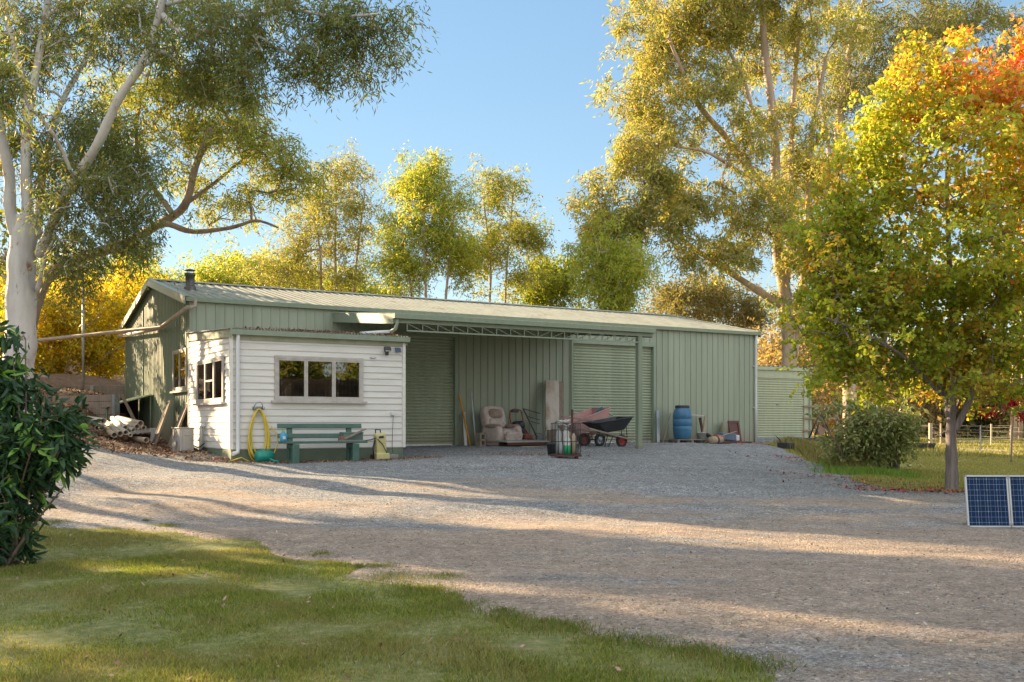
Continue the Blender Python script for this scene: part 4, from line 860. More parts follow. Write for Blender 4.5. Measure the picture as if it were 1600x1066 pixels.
# pink trailer
def wheel(parent, c, r, w, hub, ax=(1, 0, 0), name='wheel'):
    """tyre+rim, axis along local y if ax=y"""
    e = (90, 0, 0) if ax == (0, 1, 0) else (0, 90, 0)
    m = MB(); m.lathe([(r*.62, -w/2*.8), (r*.8, -w/2), (r*.95, -w/2*.8), (r, -w/4), (r, w/4), (r*.95, w/2*.8), (r*.8, w/2), (r*.62, w/2*.8), (r*.62, -w/2*.8)], c, 24, e); t = m.build(name, M_rubber, parent)
    m = MB(); m.lathe([(0, -w*.2), (r*.2, -w*.35), (r*.25, -w*.1), (r*.55, -w*.12), (r*.64, -w*.35), (r*.64, w*.35), (r*.55, w*.12), (r*.25, w*.1), (r*.2, w*.35), (0, w*.2)], c, 18, e); m.build('rim', hub, t); return t
g = gp(905, 709); aa, _ = onb(920, 690, 1.9)
o = EB('garden_cart', 'faded pink steel tipping garden cart in front of the right roller door', 'cart', aa, 2.1, None, 6)
def loft(m, r0, r1, th=.02):
    """open tray: r=(cx,cy,w,d,z) bottom & top; th wall"""
    def rect(r, i): cx, cy, w, d, z = r; w -= 2*i; d -= 2*i; return [(cx-w/2, cy-d/2, z), (cx+w/2, cy-d/2, z), (cx+w/2, cy+d/2, z), (cx-w/2, cy+d/2, z)]
    b0, t0, t1 = rect(r0, 0), rect(r1, 0), rect(r1, th); b1 = [(x, y, z+th) for x, y, z in rect(r0, th)]
    V = b0+t0+t1+b1; Fc = [(3, 2, 1, 0), (12, 13, 14, 15)]
    for i in range(4): j = (i+1) % 4; Fc += [(i, j, 4+j, 4+i), (4+i, 4+j, 8+j, 8+i), (8+i, 8+j, 12+j, 12+i)]
    return V, Fc
V, Fc = loft(None, (0, 0, 1.15, .62, 0), (0, 0, 1.5, .86, .46)); V = np.array(V) @ rotm((0, -17, 0)).T + np.array([.05, 0, .50])
m = MB(); m.add(V, Fc); m.build('tray', M_pink, o)
V2 = np.array(V); m = MB(); q = [V2[i] for i in (4, 5, 6, 7, 4)]; m.tube(q, .018, 6); m.build('rim_bead', M_pink, o)
m = MB(); m.tube([(-.35, -.3, .2), (-.35, .3, .2)], .022, 8); m.box((-.05, 0, .36), (.9, .06, .06), (0, -5, 0)); m.tube([(-.2, 0, .34), (-.75, -.25, .12), (-1.0, -.35, .14)], .022, 6); m.tube([(.25, -.28, .42), (-.3, -.28, .2)], .02, 6); m.tube([(-.35, 0, .2), (.15, 0, .5)], .02, 6); m.build('chassis', M_redd, o)
for s in (-1, 1): wheel(o, (-.35, s*.36, .20), .2, .09, M_redd, (0, 1, 0))
wheel(o, (.30, -.33, .20), .2, .09, M_steel, (0, 1, 0)); wheel(o, (.30, .33, .20), .2, .09, M_steel, (0, 1, 0))
m = MB(); m.tube([(.30, -.3, .2), (.30, .3, .2)], .02, 8); m.tube([(.3, 0, .2), (.2, 0, .45)], .02, 6); m.build('axle', M_redd, o)
oz = o.location.z
o = EB('blue_scoop', 'blue green plastic scoop lying in the pink cart', 'scoop', aa+.38, 2.1, oz+.95, 0)
m = MB(); m.box((.1, 0, .12), (.36, .10, .02), (0, -38, 0)); m.build('blade', pm('blue_green_plastic', (.03, .30, .36)), o)
# black wheelbarrow
aw, _ = onb(950, 704, .75)
o = EB('wheelbarrow', 'wheelbarrow with black plastic tray, timber handles and red wheel hub', 'wheelbarrow', aw+.06, .9, None, 2)
V, Fc = loft(None, (.1, 0, .65, .42, 0), (.03, 0, 1.28, .78, .34), .02); V = np.array(V) @ rotm((0, -8, 0)).T + np.array([.06, 0, .46])
m = MB(); m.add(V, Fc); q = [np.array(V[i]) for i in (4, 5, 6, 7, 4)]; m.tube(q, .018, 6); m.build('tray', M_black, o)
for s in (-1, 1):
    m = MB(); m.prism([(-.03, -.025), (.03, -.025), (.03, .025), (-.03, .025)], (.85, s*.10, .22), (0, 1, 0), (0, 0, 1), (-1.75, s*.22, .34)); m.build('handle', M_timber, o)
    m = MB(); m.tube([(-.1, s*.2, .42), (-.25, s*.22, .0), (-.12, s*.22, -.0), (.1, s*.18, .36)], .014, 6); m.build('leg', M_black, o)
m = MB(); m.tube([(.62, -.12, .75), (.66, -.12, .25)], .012, 6); m.tube([(.62, .12, .75), (.66, .12, .25)], .012, 6); m.build('tray_brace', M_black, o)
wheel(o, (.55, 0, .19), .19, .10, M_red, (0, 1, 0))
# grey timber rail resting on cage to barrow
o = EB('long_batten', 'long grey batten lying from the cage towards the black wheelbarrow', 'batten', aw-.85, 1.05, None, 2)
m = MB(); m.box((0, 0, .83), (1.1, .08, .05), (0, 6, 0)); m.box((-.5, 0, .4), (.04, .04, .85)); m.build('batten', M_timber, o)
# ------------------------------------------------------------------ items by right wall
lean_bar('steel_offcut', 'pointed grey metal offcut leaning just right of the right roller door', 'offcut', 1029, 691, 1028, 641, .03, M_steel, flat=(.12, .01))
lean_bar('digging_bar', 'timber handle leaning on the wall left of the blue barrel', 'tool handle', 1036, 691, 1048, 646, .025, M_timber, b0=3.6)
ab, zb_ = onb(1066, 690, 3.5)
xx, yy = W(ab, 3.5); gb = gz(xx, yy)
o = EB('pallet', 'low timber pallet under the blue barrel', 'pallet', ab+.05, 3.5, gb, 0)
m = MB()
for k in range(5): m.rbox((0, -.42+.21*k, .12), (1.35, .14, .022), bev=.003)
for k in (-1, 0, 1): m.rbox((k*.6, 0, .06), (.1, .95, .09), bev=.003)
m.build('slats', M_timber, o)
o = EB('water_barrel', 'large blue plastic barrel with black lid standing on a pallet', 'barrel', ab, 3.5, gb+.135, 0)
m = MB(); m.lathe([(0, 0), (.25, 0), (.27, .03), (.305, .2), (.315, .34), (.318, .42), (.300, .44), (.318, .46), (.32, .56), (.32, .66), (.302, .68), (.318, .70), (.31, .84), (.28, .96), (.24, 1.02), (.235, 1.05)], n=40); m.build('body', M_blue, o)
m = MB(); m.lathe([(.225, 1.04), (.235, 1.05), (.235, 1.13), (.22, 1.14), (0, 1.14)], n=32)
for k in range(24): a = k/24*6.283; m.box((.236*math.cos(a), .236*math.sin(a), 1.09), (.012, .02, .07), (0, 0, math.degrees(a)))
m.build('lid', M_black, o)
o = EB('black_tyre', 'small dark tyre lying at left foot of the pallet', 'tyre', ab-.62, 3.2, gb, 0); m = MB(); m.lathe([(.08, .0), (.15, 0), (.17, .05), (.17, .10), (.15, .14), (.08, .14), (.08, 0)], n=24); m.build('tyre', M_rubber, o)
# frame leaning (old chair frame / trestle)
o = EB('trestle_frame', 'weathered timber trestle with pale top rail leaning behind the blue barrel', 'trestle', ab+.85, 3.7, None, 0)
tm = pm('buff_trestle', (.36, .29, .20), (.28, .22, .15), 4, .8)
m = MB(); m.rbox((-.05, .15, .97), (1.0, .07, .05), bev=.008, e=(0, 3, 0)); m.build('top_rail', pm('pale_rail', (.5, .47, .4)), o)
for x in (-.38, .4): m = MB(); m.box((x-.12, 0, .5), (.07, .05, 1.0), (-14, 20, 0)); m.build('leg', tm, o)
m = MB(); m.box((.42, .25, .45), (.1, .03, .9), (0, -14, 0)); m.build('brace', M_rust, o)
o = EB('white_bucket', 'grey white bucket on the ground right of the blue barrel', 'bucket', ab+.62, 3.25, None); m = MB(); m.lathe([(0, 0), (.13, 0), (.16, .36), (.17, .36), (.17, .38), (.15, .38), (.12, .03), (0, .03)], n=18); m.build('body', pm('dirty_bucket', (.42, .43, .42)), o)
m = MB(); m.tube([(-.16, 0, .34), (-.1, -.15, .2), (.1, -.15, .2), (.16, 0, .34)], .006, 5); m.build('handle', M_steel, o)
o = EB('scrap_log', 'pale sawn log with rusty band in front of the bucket', 'log', ab+.95, 2.9, None, 12); m = MB(); m.lathe([(0, -.3), (.12, -.3), (.14, 0), (.12, .3), (0, .3)], (0, 0, .13), 14, (0, 90, 0)); m.build('log', pm('pale_log', (.42, .33, .22), (.3, .2, .13), 5, .9), o); m = MB(); m.lathe([(.142, -.05), (.15, 0), (.142, .05)], (0, 0, .13), 14, (0, 90, 0)); m.build('band', M_rust, o)
o = EB('spare_tyre', 'black tyre lying against the wall behind the blue case', 'tyre', ab+1.35, 3.85, None, 0); m = MB(); m.lathe([(.1, 0), (.18, 0), (.21, .05), (.21, .09), (.18, .14), (.1, .14), (.1, 0)], (0, 0, .15), 24, (60, 0, 0)); m.build('tyre', M_rubber, o)
o = EB('red_case', 'faded red toolbox on a board left of the blue case', 'toolbox', ab+1.35, 3.2, None, -8); m = MB(); m.rbox((0, 0, .2), (.30, .25, .2), (0, 12, 0), .03); m.build('case', pm('faded_red_case', (.42, .12, .11)), o)
o = EB('blue_case', 'blue grey plastic case lying near the dark red drawer', 'case', ab+1.85, 3.35, None, -5); m = MB(); m.rbox((0, 0, .24), (.62, .35, .26), (0, 4, 0), .05); m.build('case', M_bb, o); m = MB(); m.rbox((.33, -.1, .2), (.14, .2, .2), bev=.03); m.build('latch', M_pvcw, o)
o = EB('ground_board', 'flat weathered board on the ground under the cases', 'board', ab+1.7, 3.1, None, 0); MB().rbox((0, 0, .05), (1.7, .5, .05), (0, 0, 0), .008).build('board', M_rust, o)
o = EB('broom_stick', 'buff stick lying across the blue case', 'stick', ab+1.6, 3.05, None, 0); MB().tube([(-.5, 0, .22), (.5, .1, .42)], .018, 6).build('stick', tm, o)
ar, _ = onb(1146, 690, 3.9)
o = EB('cabinet_drawer', 'dark red panelled drawer front leaning upright on the wall', 'drawer', ar, 3.75, None, 0)
m = MB(); e = (-10, 0, 6); Rm = rotm(e)
for (x, z, w, h) in ((0, .04, .56, .08), (0, .78, .56, .08), (-.24, .41, .08, .66), (.24, .41, .08, .66)): m.box(Rm@np.array([x, 0, z]), (w, .05, h), e)
m.build('frame', M_dred, o); m = MB(); m.box(Rm@np.array([0, .012, .41]), (.42, .02, .68), e); m.build('panel', M_dred, o)
o = EB('garden_sack', 'dark green sack leaning on the wall left of the red drawer', 'sack', ar-.38, 3.95, None); m = MB(); m.sq((0, 0, .38), (.35, .25, .8), (0, 6, 0), .7); m.build('sack', M_dark, o)

# ------------------------------------------------------------------ solar panel
sp0 = at(1512, 824, 14.45); sw = .605; shh = .745
g = gz(sp0[0]+.6, 14.4)
o = E('solar_panel', 'folding silver framed solar panel standing on the gravel at the right edge', 'solar panel', (sp0[0]+.0, 14.45, sp0[2]), R(-1.5))
def cellmat():
    m, nt, b = newmat('solar_cells'); v = coords(nt)
    c = ramp(nt, noise(nt, v, 6, 3), [(.3, (.003, .018, .065)), (.7, (.005, .03, .095))]); nt.links.new(c, b.inputs['Base Color']); b.inputs['Roughness'].default_value = .3; b.inputs['Specular IOR Level'].default_value = .2; return m
M_cell = cellmat(); M_alu = pm('aluminium_frame', (.62, .63, .65), None, 3, .35, .3, .02)
M_bus = pm('busbar', (.24, .34, .46), None, 5, .4, 0, 0)
te = (-9, 0, 0); Rm = rotm(te)
for k in range(2):
    x0 = k*(sw+.012); m = MB(); f_ = .022
    for (x, z, w, h) in ((sw/2, f_/2, sw, f_), (sw/2, shh-f_/2, sw, f_), (f_/2, shh/2, f_, shh-2*f_), (sw-f_/2, shh/2, f_, shh-2*f_)): m.box(np.array([x0, 0, 0])+Rm@np.array([x, 0, z]), (w, .035, h), te)
    fo_ = m.build('frame', M_alu, o)
    m = MB(); m.box(np.array([x0, 0, 0])+Rm@np.array([sw/2, -.004, shh/2]), (sw-2*f_, .012, shh-2*f_), te); m.build('cells', M_cell, o)
    iw = sw-2*f_; ih = shh-2*f_; m = MB(); lz = []
    for c in range(1, 4): m.box(np.array([x0, 0, 0])+Rm@np.array([f_+iw*c/4, -.0115, shh/2]), (.004, .002, ih-.01), te)
    for r_ in range(9): m.box(np.array([x0, 0, 0])+Rm@np.array([sw/2, -.0118, shh-f_-.035-r_*(ih-.05)/8.4*1.0]), (iw-.01, .002, .0035), te)
    for c in range(4):
        for s in (.28, .72): m.box(np.array([x0, 0, 0])+Rm@np.array([f_+iw*(c+s)/4, -.0122, shh/2]), (.0022, .002, ih-.03), te)
    for c in range(1, 4):
        for r_ in range(0, 9, 2): m.box(np.array([x0, 0, 0])+Rm@np.array([f_+iw*c/4, -.0125, shh-f_-.035-r_*(ih-.05)/8.4]), (.016, .002, .016), (-9, 45, 0))
    m.build('busbars', M_bus, o)
m = MB()
for z in (.06, shh-.01): m.box(Rm@np.array([sw+.006, -.02, z-.02]), (.05, .012, .03), te)
for x, z in ((.01, .01), (.01, shh-.01)): m.box(Rm@np.array([x, -.015, z]), (.03, .02, .03), te)
m.box(Rm@np.array([-.006, 0, shh*.52]), (.012, .02, .09), te); m.build('hinge', M_steel, o)
g0_ = .012; MB().tube([(.5, .03, .3), (.45, .2, .05), (.3, .3, g0_), (-.3, .35, g0_), (-.5, .7, g0_), (.2, 1.2, g0_), (1.4, 1.5, g0_)], .006, 5).build('cable', M_black, o)
for x in (.15, 1.05): m = MB(); m.tube([(x, .1, .55), (x, .42, .0)], .012, 6); m.build('leg', M_alu, o)
ELEV = 17.0; EXPO = 1.92; SKYS = .125; SKYG = .48; SKYSAT = 1.55; FILL_CLOUD = (3.1, 3.25, 3.35)
OFF = []
for u_, t_, h_, w_, d_ in [(8.75, 30, 13, .45, 16), (10.4, 33, 14, .6, 14), (14.7, 35, 13, .8, 8), (6.6, 30, 13, 1.0, 9), (4.6, 32, 13, 1.1, 6), (2.4, 31, 13, 1.2, 5), (.2, 30, 13, 1.2, 5), (-2.2, 32, 13, 1.2, 5), (-4.6, 31, 13, 1.3, 5), (-7, 31, 13, 1.3, 5), (17.8, 36, 13, 1.4, 6), (16.2, 34, 14, .8, 5)]: OFF.append((u_*.57-.82*t_, u_*.82+.57*t_, h_, w_, d_))
OFF += [(22, -3, 11, 3, 4), (28, 2, 12, 3, 4), (17, -8, 12, 3, 4), (31, -6, 13, 3.5, 4), (24, -12, 13, 3.5, 4)]
# ------------------------------------------------------------------ fences
M_wire = pm('fence_wire', (.3, .29, .27), None, 3, .6, .3, 0)
M_post = pm('pale_fence_post', (.46, .36, .25), (.36, .28, .2), 4, .85)
def fence(name, lab, pts, posth=1.2, wires=(.25, .5, .75, 1.0, 1.15), thick=.02, mat=None, wood=()):
    o = E(name, lab, 'fence', pts[0], 0); o0 = np.array(pts[0])
    for i, p in enumerate(pts):
        q = np.array(p)-o0; m = MB(); t = .07 if i in wood else thick
        m.box(q+np.array([0, 0, posth/2-.1]), (t*2, t*2, posth+.2)); m.build('post', M_post if i in wood else (mat or M_steel), o)
    m = MB()
    for i in range(len(pts)-1):
        a = np.array(pts[i])-o0; b = np.array(pts[i+1])-o0
        for w in wires: m.tube([a+[0, 0, w], (a+b)/2+[0, 0, w-.02], b+[0, 0, w]], .006, 4)
    m.build('wire', M_wire, o); return o
def gpt(px, Y): x = (px-CX)/F*Y; return (x, Y, gz(x, Y))
fence('paddock_fence', 'wire fence with steel pickets and one pale timber post on the edge of the paddock', [gpt(1454, 47), gpt(1532, 42.5), gpt(1580, 39.5), gpt(1640, 37), gpt(1720, 34)], 1.2, wood=(0,))
f2 = fence('far_fence', 'distant wire fence crossing the yellow paddock', [gpt(1330, 66), gpt(1400, 64), gpt(1470, 62), gpt(1549, 60), gpt(1640, 58), gpt(1740, 56)], 1.3, wires=(.4, .8, 1.2), thick=.04, mat=M_post)
a = np.array(gpt(1400, 49)); b = np.array(gpt(1454, 47))
o = E('rail_gate', 'pale timber rail section joining the thick fence post behind the tree', 'fence', a, 0)
m = MB(); m.tube([(0, 0, 1.05), b-a+[0, 0, 1.05]], .05, 6); m.build('rail', M_post, o); m = MB(); m.tube([b-a+[0.1, 0, .9], b-a+[1.0, 0, .1]], .03, 6); m.tube([b-a+[0.1, 0, .5], b-a+[.8, 0, .9]], .02, 6); m.build('brace', M_timber, o)
m = MB(); m.box((0, 0, .5), (.12, .12, 1.2)); m.build('post', M_post, o)
# utility box and stump under the bush
p = gp(1375, 735); o = E('utility_box', 'grey green utility cabinet half hidden by the leafy bush', 'cabinet', (p[0], p[1], p[2]), R(-10)); m = MB(); m.rbox((0, 0, .33), (.42, .4, .7), bev=.02); m.rbox((0, 0, .69), (.46, .44, .04), bev=.01); m.build('case', pm('grey_green_case', (.16, .2, .17)), o)
p = gp(1393, 737); o = E('timber_stump', 'thick old timber stump beside the grey green cabinet', 'stump', (p[0]+.05, p[1], p[2]), 0); m = MB(); m.lathe([(.2, -.1), (.17, .05), (.16, .75), (.13, .78), (0, .78)], n=12); m.build('stump', pm('bark_brown', (.17, .12, .09), (.1, .07, .055), 6, .9, 0, .6, (3, 3, .6), bd=.03), o)
p = gp(1228, 702); o = E('drain_end', 'dark square pipe end poking out of the dry grass bank', 'pipe', (p[0], p[1], p[2]+.12), R(25)); MB().rbox((0, 0, 0), (.3, .5, .2), bev=.03).build('pipe', M_black, o)
p = gp(1432, 712); o = E('low_trough', 'low dark trough lying in the paddock edge beside the bush', 'trough', at(1440, 703, 46), R(5)); V, Fc = loft(None, (0, 0, .9, .4, 0), (0, 0, 1.1, .55, .3)); MB().add(V, Fc).build('trough', M_black, o)

# ------------------------------------------------------------------ trees
def barkmat(n, c1, c2, c3, lo=.45, hi=.6, st=(1.5, 1.5, .35), sc=1.8):
    if n in MC: return MC[n]
    m, nt, b = newmat(n); v = coords(nt, st)
    c = ramp(nt, noise(nt, v, sc, 6, .6), [(lo, c1), (hi, c2)]); g = ramp(nt, noise(nt, coords(nt, (1, 1, .5)), sc*1.7, 7, .7), [(.58, 0), (.66, 1)])
    c = mixc(nt, g, c, c3); nt.links.new(c, b.inputs['Base Color']); b.inputs['Roughness'].default_value = .8
    bump(nt, b, noise(nt, v, 9, 6, .7), .5, .03); MC[n] = m; return m
B_white = barkmat('white_gum_bark', (.60, .565, .54), (.44, .41, .40), (.25, .15, .11), .42, .62)
B_brown = barkmat('brown_bark', (.26, .19, .14), (.17, .12, .09), (.10, .07, .055))
B_pink = barkmat('pinkish_gum_bark', (.46, .35, .27), (.34, .25, .19), (.20, .14, .10))
B_grey = barkmat('grey_furrowed_bark', (.25, .20, .18), (.15, .12, .105), (.09, .07, .06), .4, .6, (6, 6, .5), 2.5)
L_gum = leafmat('gum_leaf', .55); L_maple = leafmat('maple_leaf', .6, .5, (1.2, 1.15, .6)); L_glossy = leafmat('glossy_leaf', .28, .42)
def unit(v): return v/(np.linalg.norm(v, axis=-1, keepdims=True)+1e-9)
class Tree:
    def __init__(s, name, lab, base, bark, cat='tree', group=None):
        s.o = E(name, lab, cat, base, 0, group); s.base = np.array(base, float); s.bark = bark
        s.P = []; s.par = []; s.tr = []; s.paths = []; s.fix = MB()
    def limb(s, pts, r0, r1, attach=None, sub=5):
        pts = np.array(pts, float); k = len(pts); t = np.linspace(0, k-1, (k-1)*sub+1); out = []
        for q in t:                                                       # catmull-rom
            i = min(int(q), k-2); u = q-i; a, b, c, d = pts[max(i-1, 0)], pts[i], pts[i+1], pts[min(i+2, k-1)]
            out.append(.5*((2*b)+(-a+c)*u+(2*a-5*b+4*c-d)*u*u+(-a+3*b-3*c+d)*u**3))
        out = np.array(out); n = len(out); rr = r0+(r1-r0)*np.linspace(0, 1, n)**.8
        s.fix.tube(out-s.base, rr*(1+.06*np.sin(np.arange(n)*1.7+r0*50)), 12 if r0 > .12 else 7)
        st = len(s.P); par = attach
        if attach is None and st: par = int(np.argmin(np.linalg.norm(np.array(s.P)-out[0], axis=1)))
        for i in range(n): s.P.append(out[i]); s.par.append(par if i == 0 else len(s.P)-2); s.tr.append(rr[i])
        s.paths.append(('fixed', list(range(st, st+n))))
    def grow(s, tips, rt=.012, up=.35, wob=.08, exp=2.4, rmax=.16, thin=1.0):
        tips = np.asarray(tips); P = np.array(s.P); D = [np.min(np.linalg.norm(P-t, axis=1)) for t in tips]
        nfix = len(s.P); cap = len(P)+len(tips)*8+10; A = np.zeros((cap, 3)); A[:len(P)] = P; n = len(P); ext = []
        for ti in np.argsort(D):
            t = tips[ti]; dv = A[:n]-t; d = np.linalg.norm(dv, axis=1) + up*np.maximum(0, dv[:, 2]+.15*np.linalg.norm(dv[:, :2], axis=1))
            j = int(np.argmin(d)); p = A[j]; L = np.linalg.norm(t-p); k = max(2, min(7, int(L/.45)+1)); idx = [j]
            side = np.array([RS.randn(), RS.randn(), .4*RS.randn()])*wob*L
            for q in range(1, k+1):
                u = q/k; x = p+(t-p)*u + side*math.sin(u*math.pi)*.8 + np.array([0, 0, .10*L*math.sin(u*math.pi)]) + RS.randn(3)*.02*L*(q < k)
                A[n] = x; s.P.append(x); s.par.append(idx[-1]); s.tr.append(0); idx.append(n); n += 1
            s.paths.append(('grown', idx)); ext.append(idx)
        w = np.zeros(n)
        for i in range(nfix, n): pass
        leafend = set(i[-1] for i in ext)
        for i in leafend: w[i] += 1
        for i in range(n-1, nfix-1, -1):
            if w[i] == 0: w[i] = 0
            w[s.par[i]] += w[i]
        rad = np.minimum(rt*np.maximum(w, 1)**(1/exp)*thin, rmax)
        m = s.fix
        for idx in ext:
            pts = A[idx]-s.base; r = rad[idx].copy(); r[0] = min(rad[idx[0]], rad[idx[1]]*1.25); r[-1] *= .6
            m.tube(pts, r, 4 if r[1] < .035 else 6, False)
    def finish(s): return s.fix.build('trunk', s.bark, s.o)
def ell(c, r, n, shell=.55, rs=None, clump=5):
    rs = rs or RS; K = max(1, int(n/clump)) if n > 6 else n; v = unit(rs.randn(K, 3)); u = rs.rand(K)
    rad = shell+(1-shell)*u; mix = rs.rand(K) < .3; rad = np.where(mix, u**.5*.9, rad)
    cc = v*rad[:, None]
    sp_ = (4.19*r[0]*r[1]*r[2]/K)**(1/3)
    k = rs.randint(0, K, n) if n > 6 else np.arange(n)
    return np.array(c)+cc[k]*np.array(r)*(1+.22*rs.randn(K, 1)[k])+(rs.randn(n, 3)*sp_*.34*np.array([1, 1, .8]) if n > 6 else 0)
def pe(px, py, rx, ry, Y, ryd=None):
    """ellipsoid seen at a picture position, at distance Y, given real radii"""
    return at(px, py, Y), (rx/F*Y, (ryd if ryd else rx/F*Y), ry/F*Y)
def leaves(name, tips, mat, parent, base, n=80, sig=(.35, .35, .3), L=.13, Wd=.028, droop=.75, cols=((.10, .13, .04),), colfn=None, jit=.25, flat=0, rs=None, two=False, tipw=None, jl=.3):
    rs = rs or RS; k = max(3, n//9); m_ = max(1, n//k); n = k*m_; T = np.repeat(tips, n, axis=0); N_ = len(T); nt_ = len(tips)
    sg = np.array(sig)*(.7+.6*rs.rand(nt_, 1)); ctr = np.repeat(rs.randn(nt_, 3)*sg*.35, k, axis=0)
    st_ = np.repeat(tips, k, axis=0)+ctr+rs.randn(nt_*k, 3)*np.repeat(sg, k, axis=0)*.55
    td = rs.randn(nt_*k, 3); td[:, 2] = td[:, 2]*.6-droop*1.1; td = unit(td); tl_ = np.repeat(sg.mean(1), k)*(1.0+1.2*rs.rand(nt_*k))
    u = (np.tile(np.arange(m_)/max(1, m_-1), nt_*k)-.25)[:, None]; TD = np.repeat(td, m_, axis=0)
    c = np.repeat(st_, m_, axis=0)+TD*np.repeat(tl_, m_)[:, None]*u + np.array([0, 0, -1.])*(u**2)*np.repeat(tl_, m_)[:, None]*.25*droop + rs.randn(N_, 3)*L*.22
    d = unit(rs.randn(N_, 3)*.9+TD*.9); d[:, 2] = d[:, 2]*(1-droop*.5)-droop*.7; d = unit(d)
    sd = unit(np.cross(d, unit(rs.randn(N_, 3)))); ln = L*(1-jl+2*jl*rs.rand(N_, 1)); wd = Wd*(.75+.5*rs.rand(N_, 1))
    nr = np.cross(d, sd)
    if two:   # folded, curved leaf: 6 points, two halves
        V = np.stack([c, c+d*ln*.35+sd*wd*.5+nr*wd*.18, c+d*ln*.75+sd*wd*.38-nr*ln*.02, c+d*ln-nr*ln*.12, c+d*ln*.75-sd*wd*.38-nr*ln*.02, c+d*ln*.35-sd*wd*.5+nr*wd*.18], 1); idx = [(0, 1, 2, 3), (0, 3, 4, 5)]
    else: V = np.stack([c, c+d*ln*.42+sd*wd*.5, c+d*ln-nr*ln*.1, c+d*ln*.42-sd*wd*.5], 1); idx = None
    cols = np.array(cols); ci = rs.randint(0, len(cols), N_); col = cols[ci]
    tone = np.repeat(.85+.3*rs.rand(len(tips), 1), n, axis=0)*(1-jit/2+jit*rs.rand(N_, 1)); col = np.clip(col*tone, 0, 1)
    if colfn is not None: col = colfn(c, np.repeat(tips, n, axis=0), col, rs)
    return quads(name, V-np.array(base), mat, col, parent=parent, idx=idx)
GC = ((.176, .240, .096), (.224, .272, .096), (.144, .208, .096), (.304, .296, .096))
GCY = ((.276, .330, .074), (.349, .367, .074), (.221, .284, .074), (.422, .367, .110))
# --- big white gum at the left
def P3(l): return [at(*q) for q in l]
YG = 25.0
gb_ = at(30, 655, YG); gb_[2] = gz(gb_[0], gb_[1])
T = Tree('white_gum_tree', 'huge white barked gum tree with a thick smooth trunk at the left edge', gb_, B_white)
T.limb([gb_+[0, 0, -.3], at(24, 600, YG), at(32, 540, YG), at(33, 450, YG), at(36, 380, YG), at(44, 340, YG)], .44, .29)
T.limb(P3([(34, 390, YG), (16, 330, YG-.2), (14, 270, YG-.3), (-8, 170, YG-.8), (-25, 60, YG-1.2)]), .18, .09)
T.limb(P3([(44, 345, YG), (40, 260, YG), (45, 180, YG+.3), (62, 80, YG+.5), (80, -30, YG+.8)]), .15, .07)
T.limb(P3([(45, 200, YG), (32, 110, YG+.8), (8, 20, YG+1.5), (0, -30, YG+1.8)]), .11, .06)
T.limb(P3([(58, 370, YG), (68, 260, YG+1), (92, 170, YG+1.8), (130, 100, YG+2.5), (150, 55, YG+3)]), .12, .05)
T.limb(P3([(62, 400, YG), (100, 310, YG-.6), (150, 230, YG-1.4), (185, 155, YG-1.8), (222, 100, YG-2), (244, 40, YG-2.2), (262, -40, YG-2.4)]), .135, .07)
T.limb(P3([(222, 103, YG-2), (235, 95, YG-2.1), (248, 84, YG-2.3)]), .07, .05)
T.limb(P3([(250, 20, YG-2.2), (300, 58, YG-2.5), (350, 28, YG-2.7), (400, 24, YG-3), (450, 14, YG-3), (520, 26, YG-3.2), (590, 22, YG-3.3)]), .08, .025)
T.limb(P3([(425, 22, YG-3), (440, 50, YG-3), (470, 66, YG-3.1)]), .025, .01)
T.limb(P3([(58, 455, YG), (72, 400, YG-.5), (88, 370, YG-.8)]), .07, .03)
sp = [(150, 260, 95, 70, 25, 1.6, 95), (200, 320, 60, 60, 24, 1.2, 50), (120, 200, 90, 60, 26, 1.6, 60), (120, 350, 70, 50, 24, 1.0, 45), (30, 230, 60, 60, 26, 1.5, 25),
 (20, 60, 90, 90, 26, 2, 40), (120, 20, 110, 70, 26, 2, 60), (210, 40, 90, 60, 24, 2, 55), (300, 90, 80, 50, 23, 1.4, 50), (340, 40, 80, 50, 23, 1.4, 45), (380, 110, 70, 36, 22.5, 1, 28),
 (420, 50, 60, 50, 22, 1, 30), (500, 30, 60, 30, 22, 1, 34), (590, 40, 45, 38, 22, .9, 30), (530, 95, 50, 28, 22, .8, 22), (470, 90, 50, 24, 22, .8, 16), (100, -90, 220, 90, 26, 3.5, 110), (350, -60, 200, 60, 24, 2.5, 70),
 (0, 130, 40, 60, 21, .8, 30), (-60, 200, 80, 150, 26, 3, 60), (-120, 0, 120, 120, 26, 4, 70), (100, 430, 50, 40, 24.3, .7, 22), (190, 370, 40, 25, 24, .7, 14), (-20, 400, 30, 50, 26, 1, 14)]
tips = np.concatenate([ell(*pe(a_, b_, c_, d_, Y_, e_), n_) for a_, b_, c_, d_, Y_, e_, n_ in sp])
T.grow(tips, .010, .3, rmax=.09); T.finish()
leaves('crown', tips, L_gum, T.o, T.base, 88, (.29, .29, .34), .16, .030, .78, GC+((.2, .16, .05),))
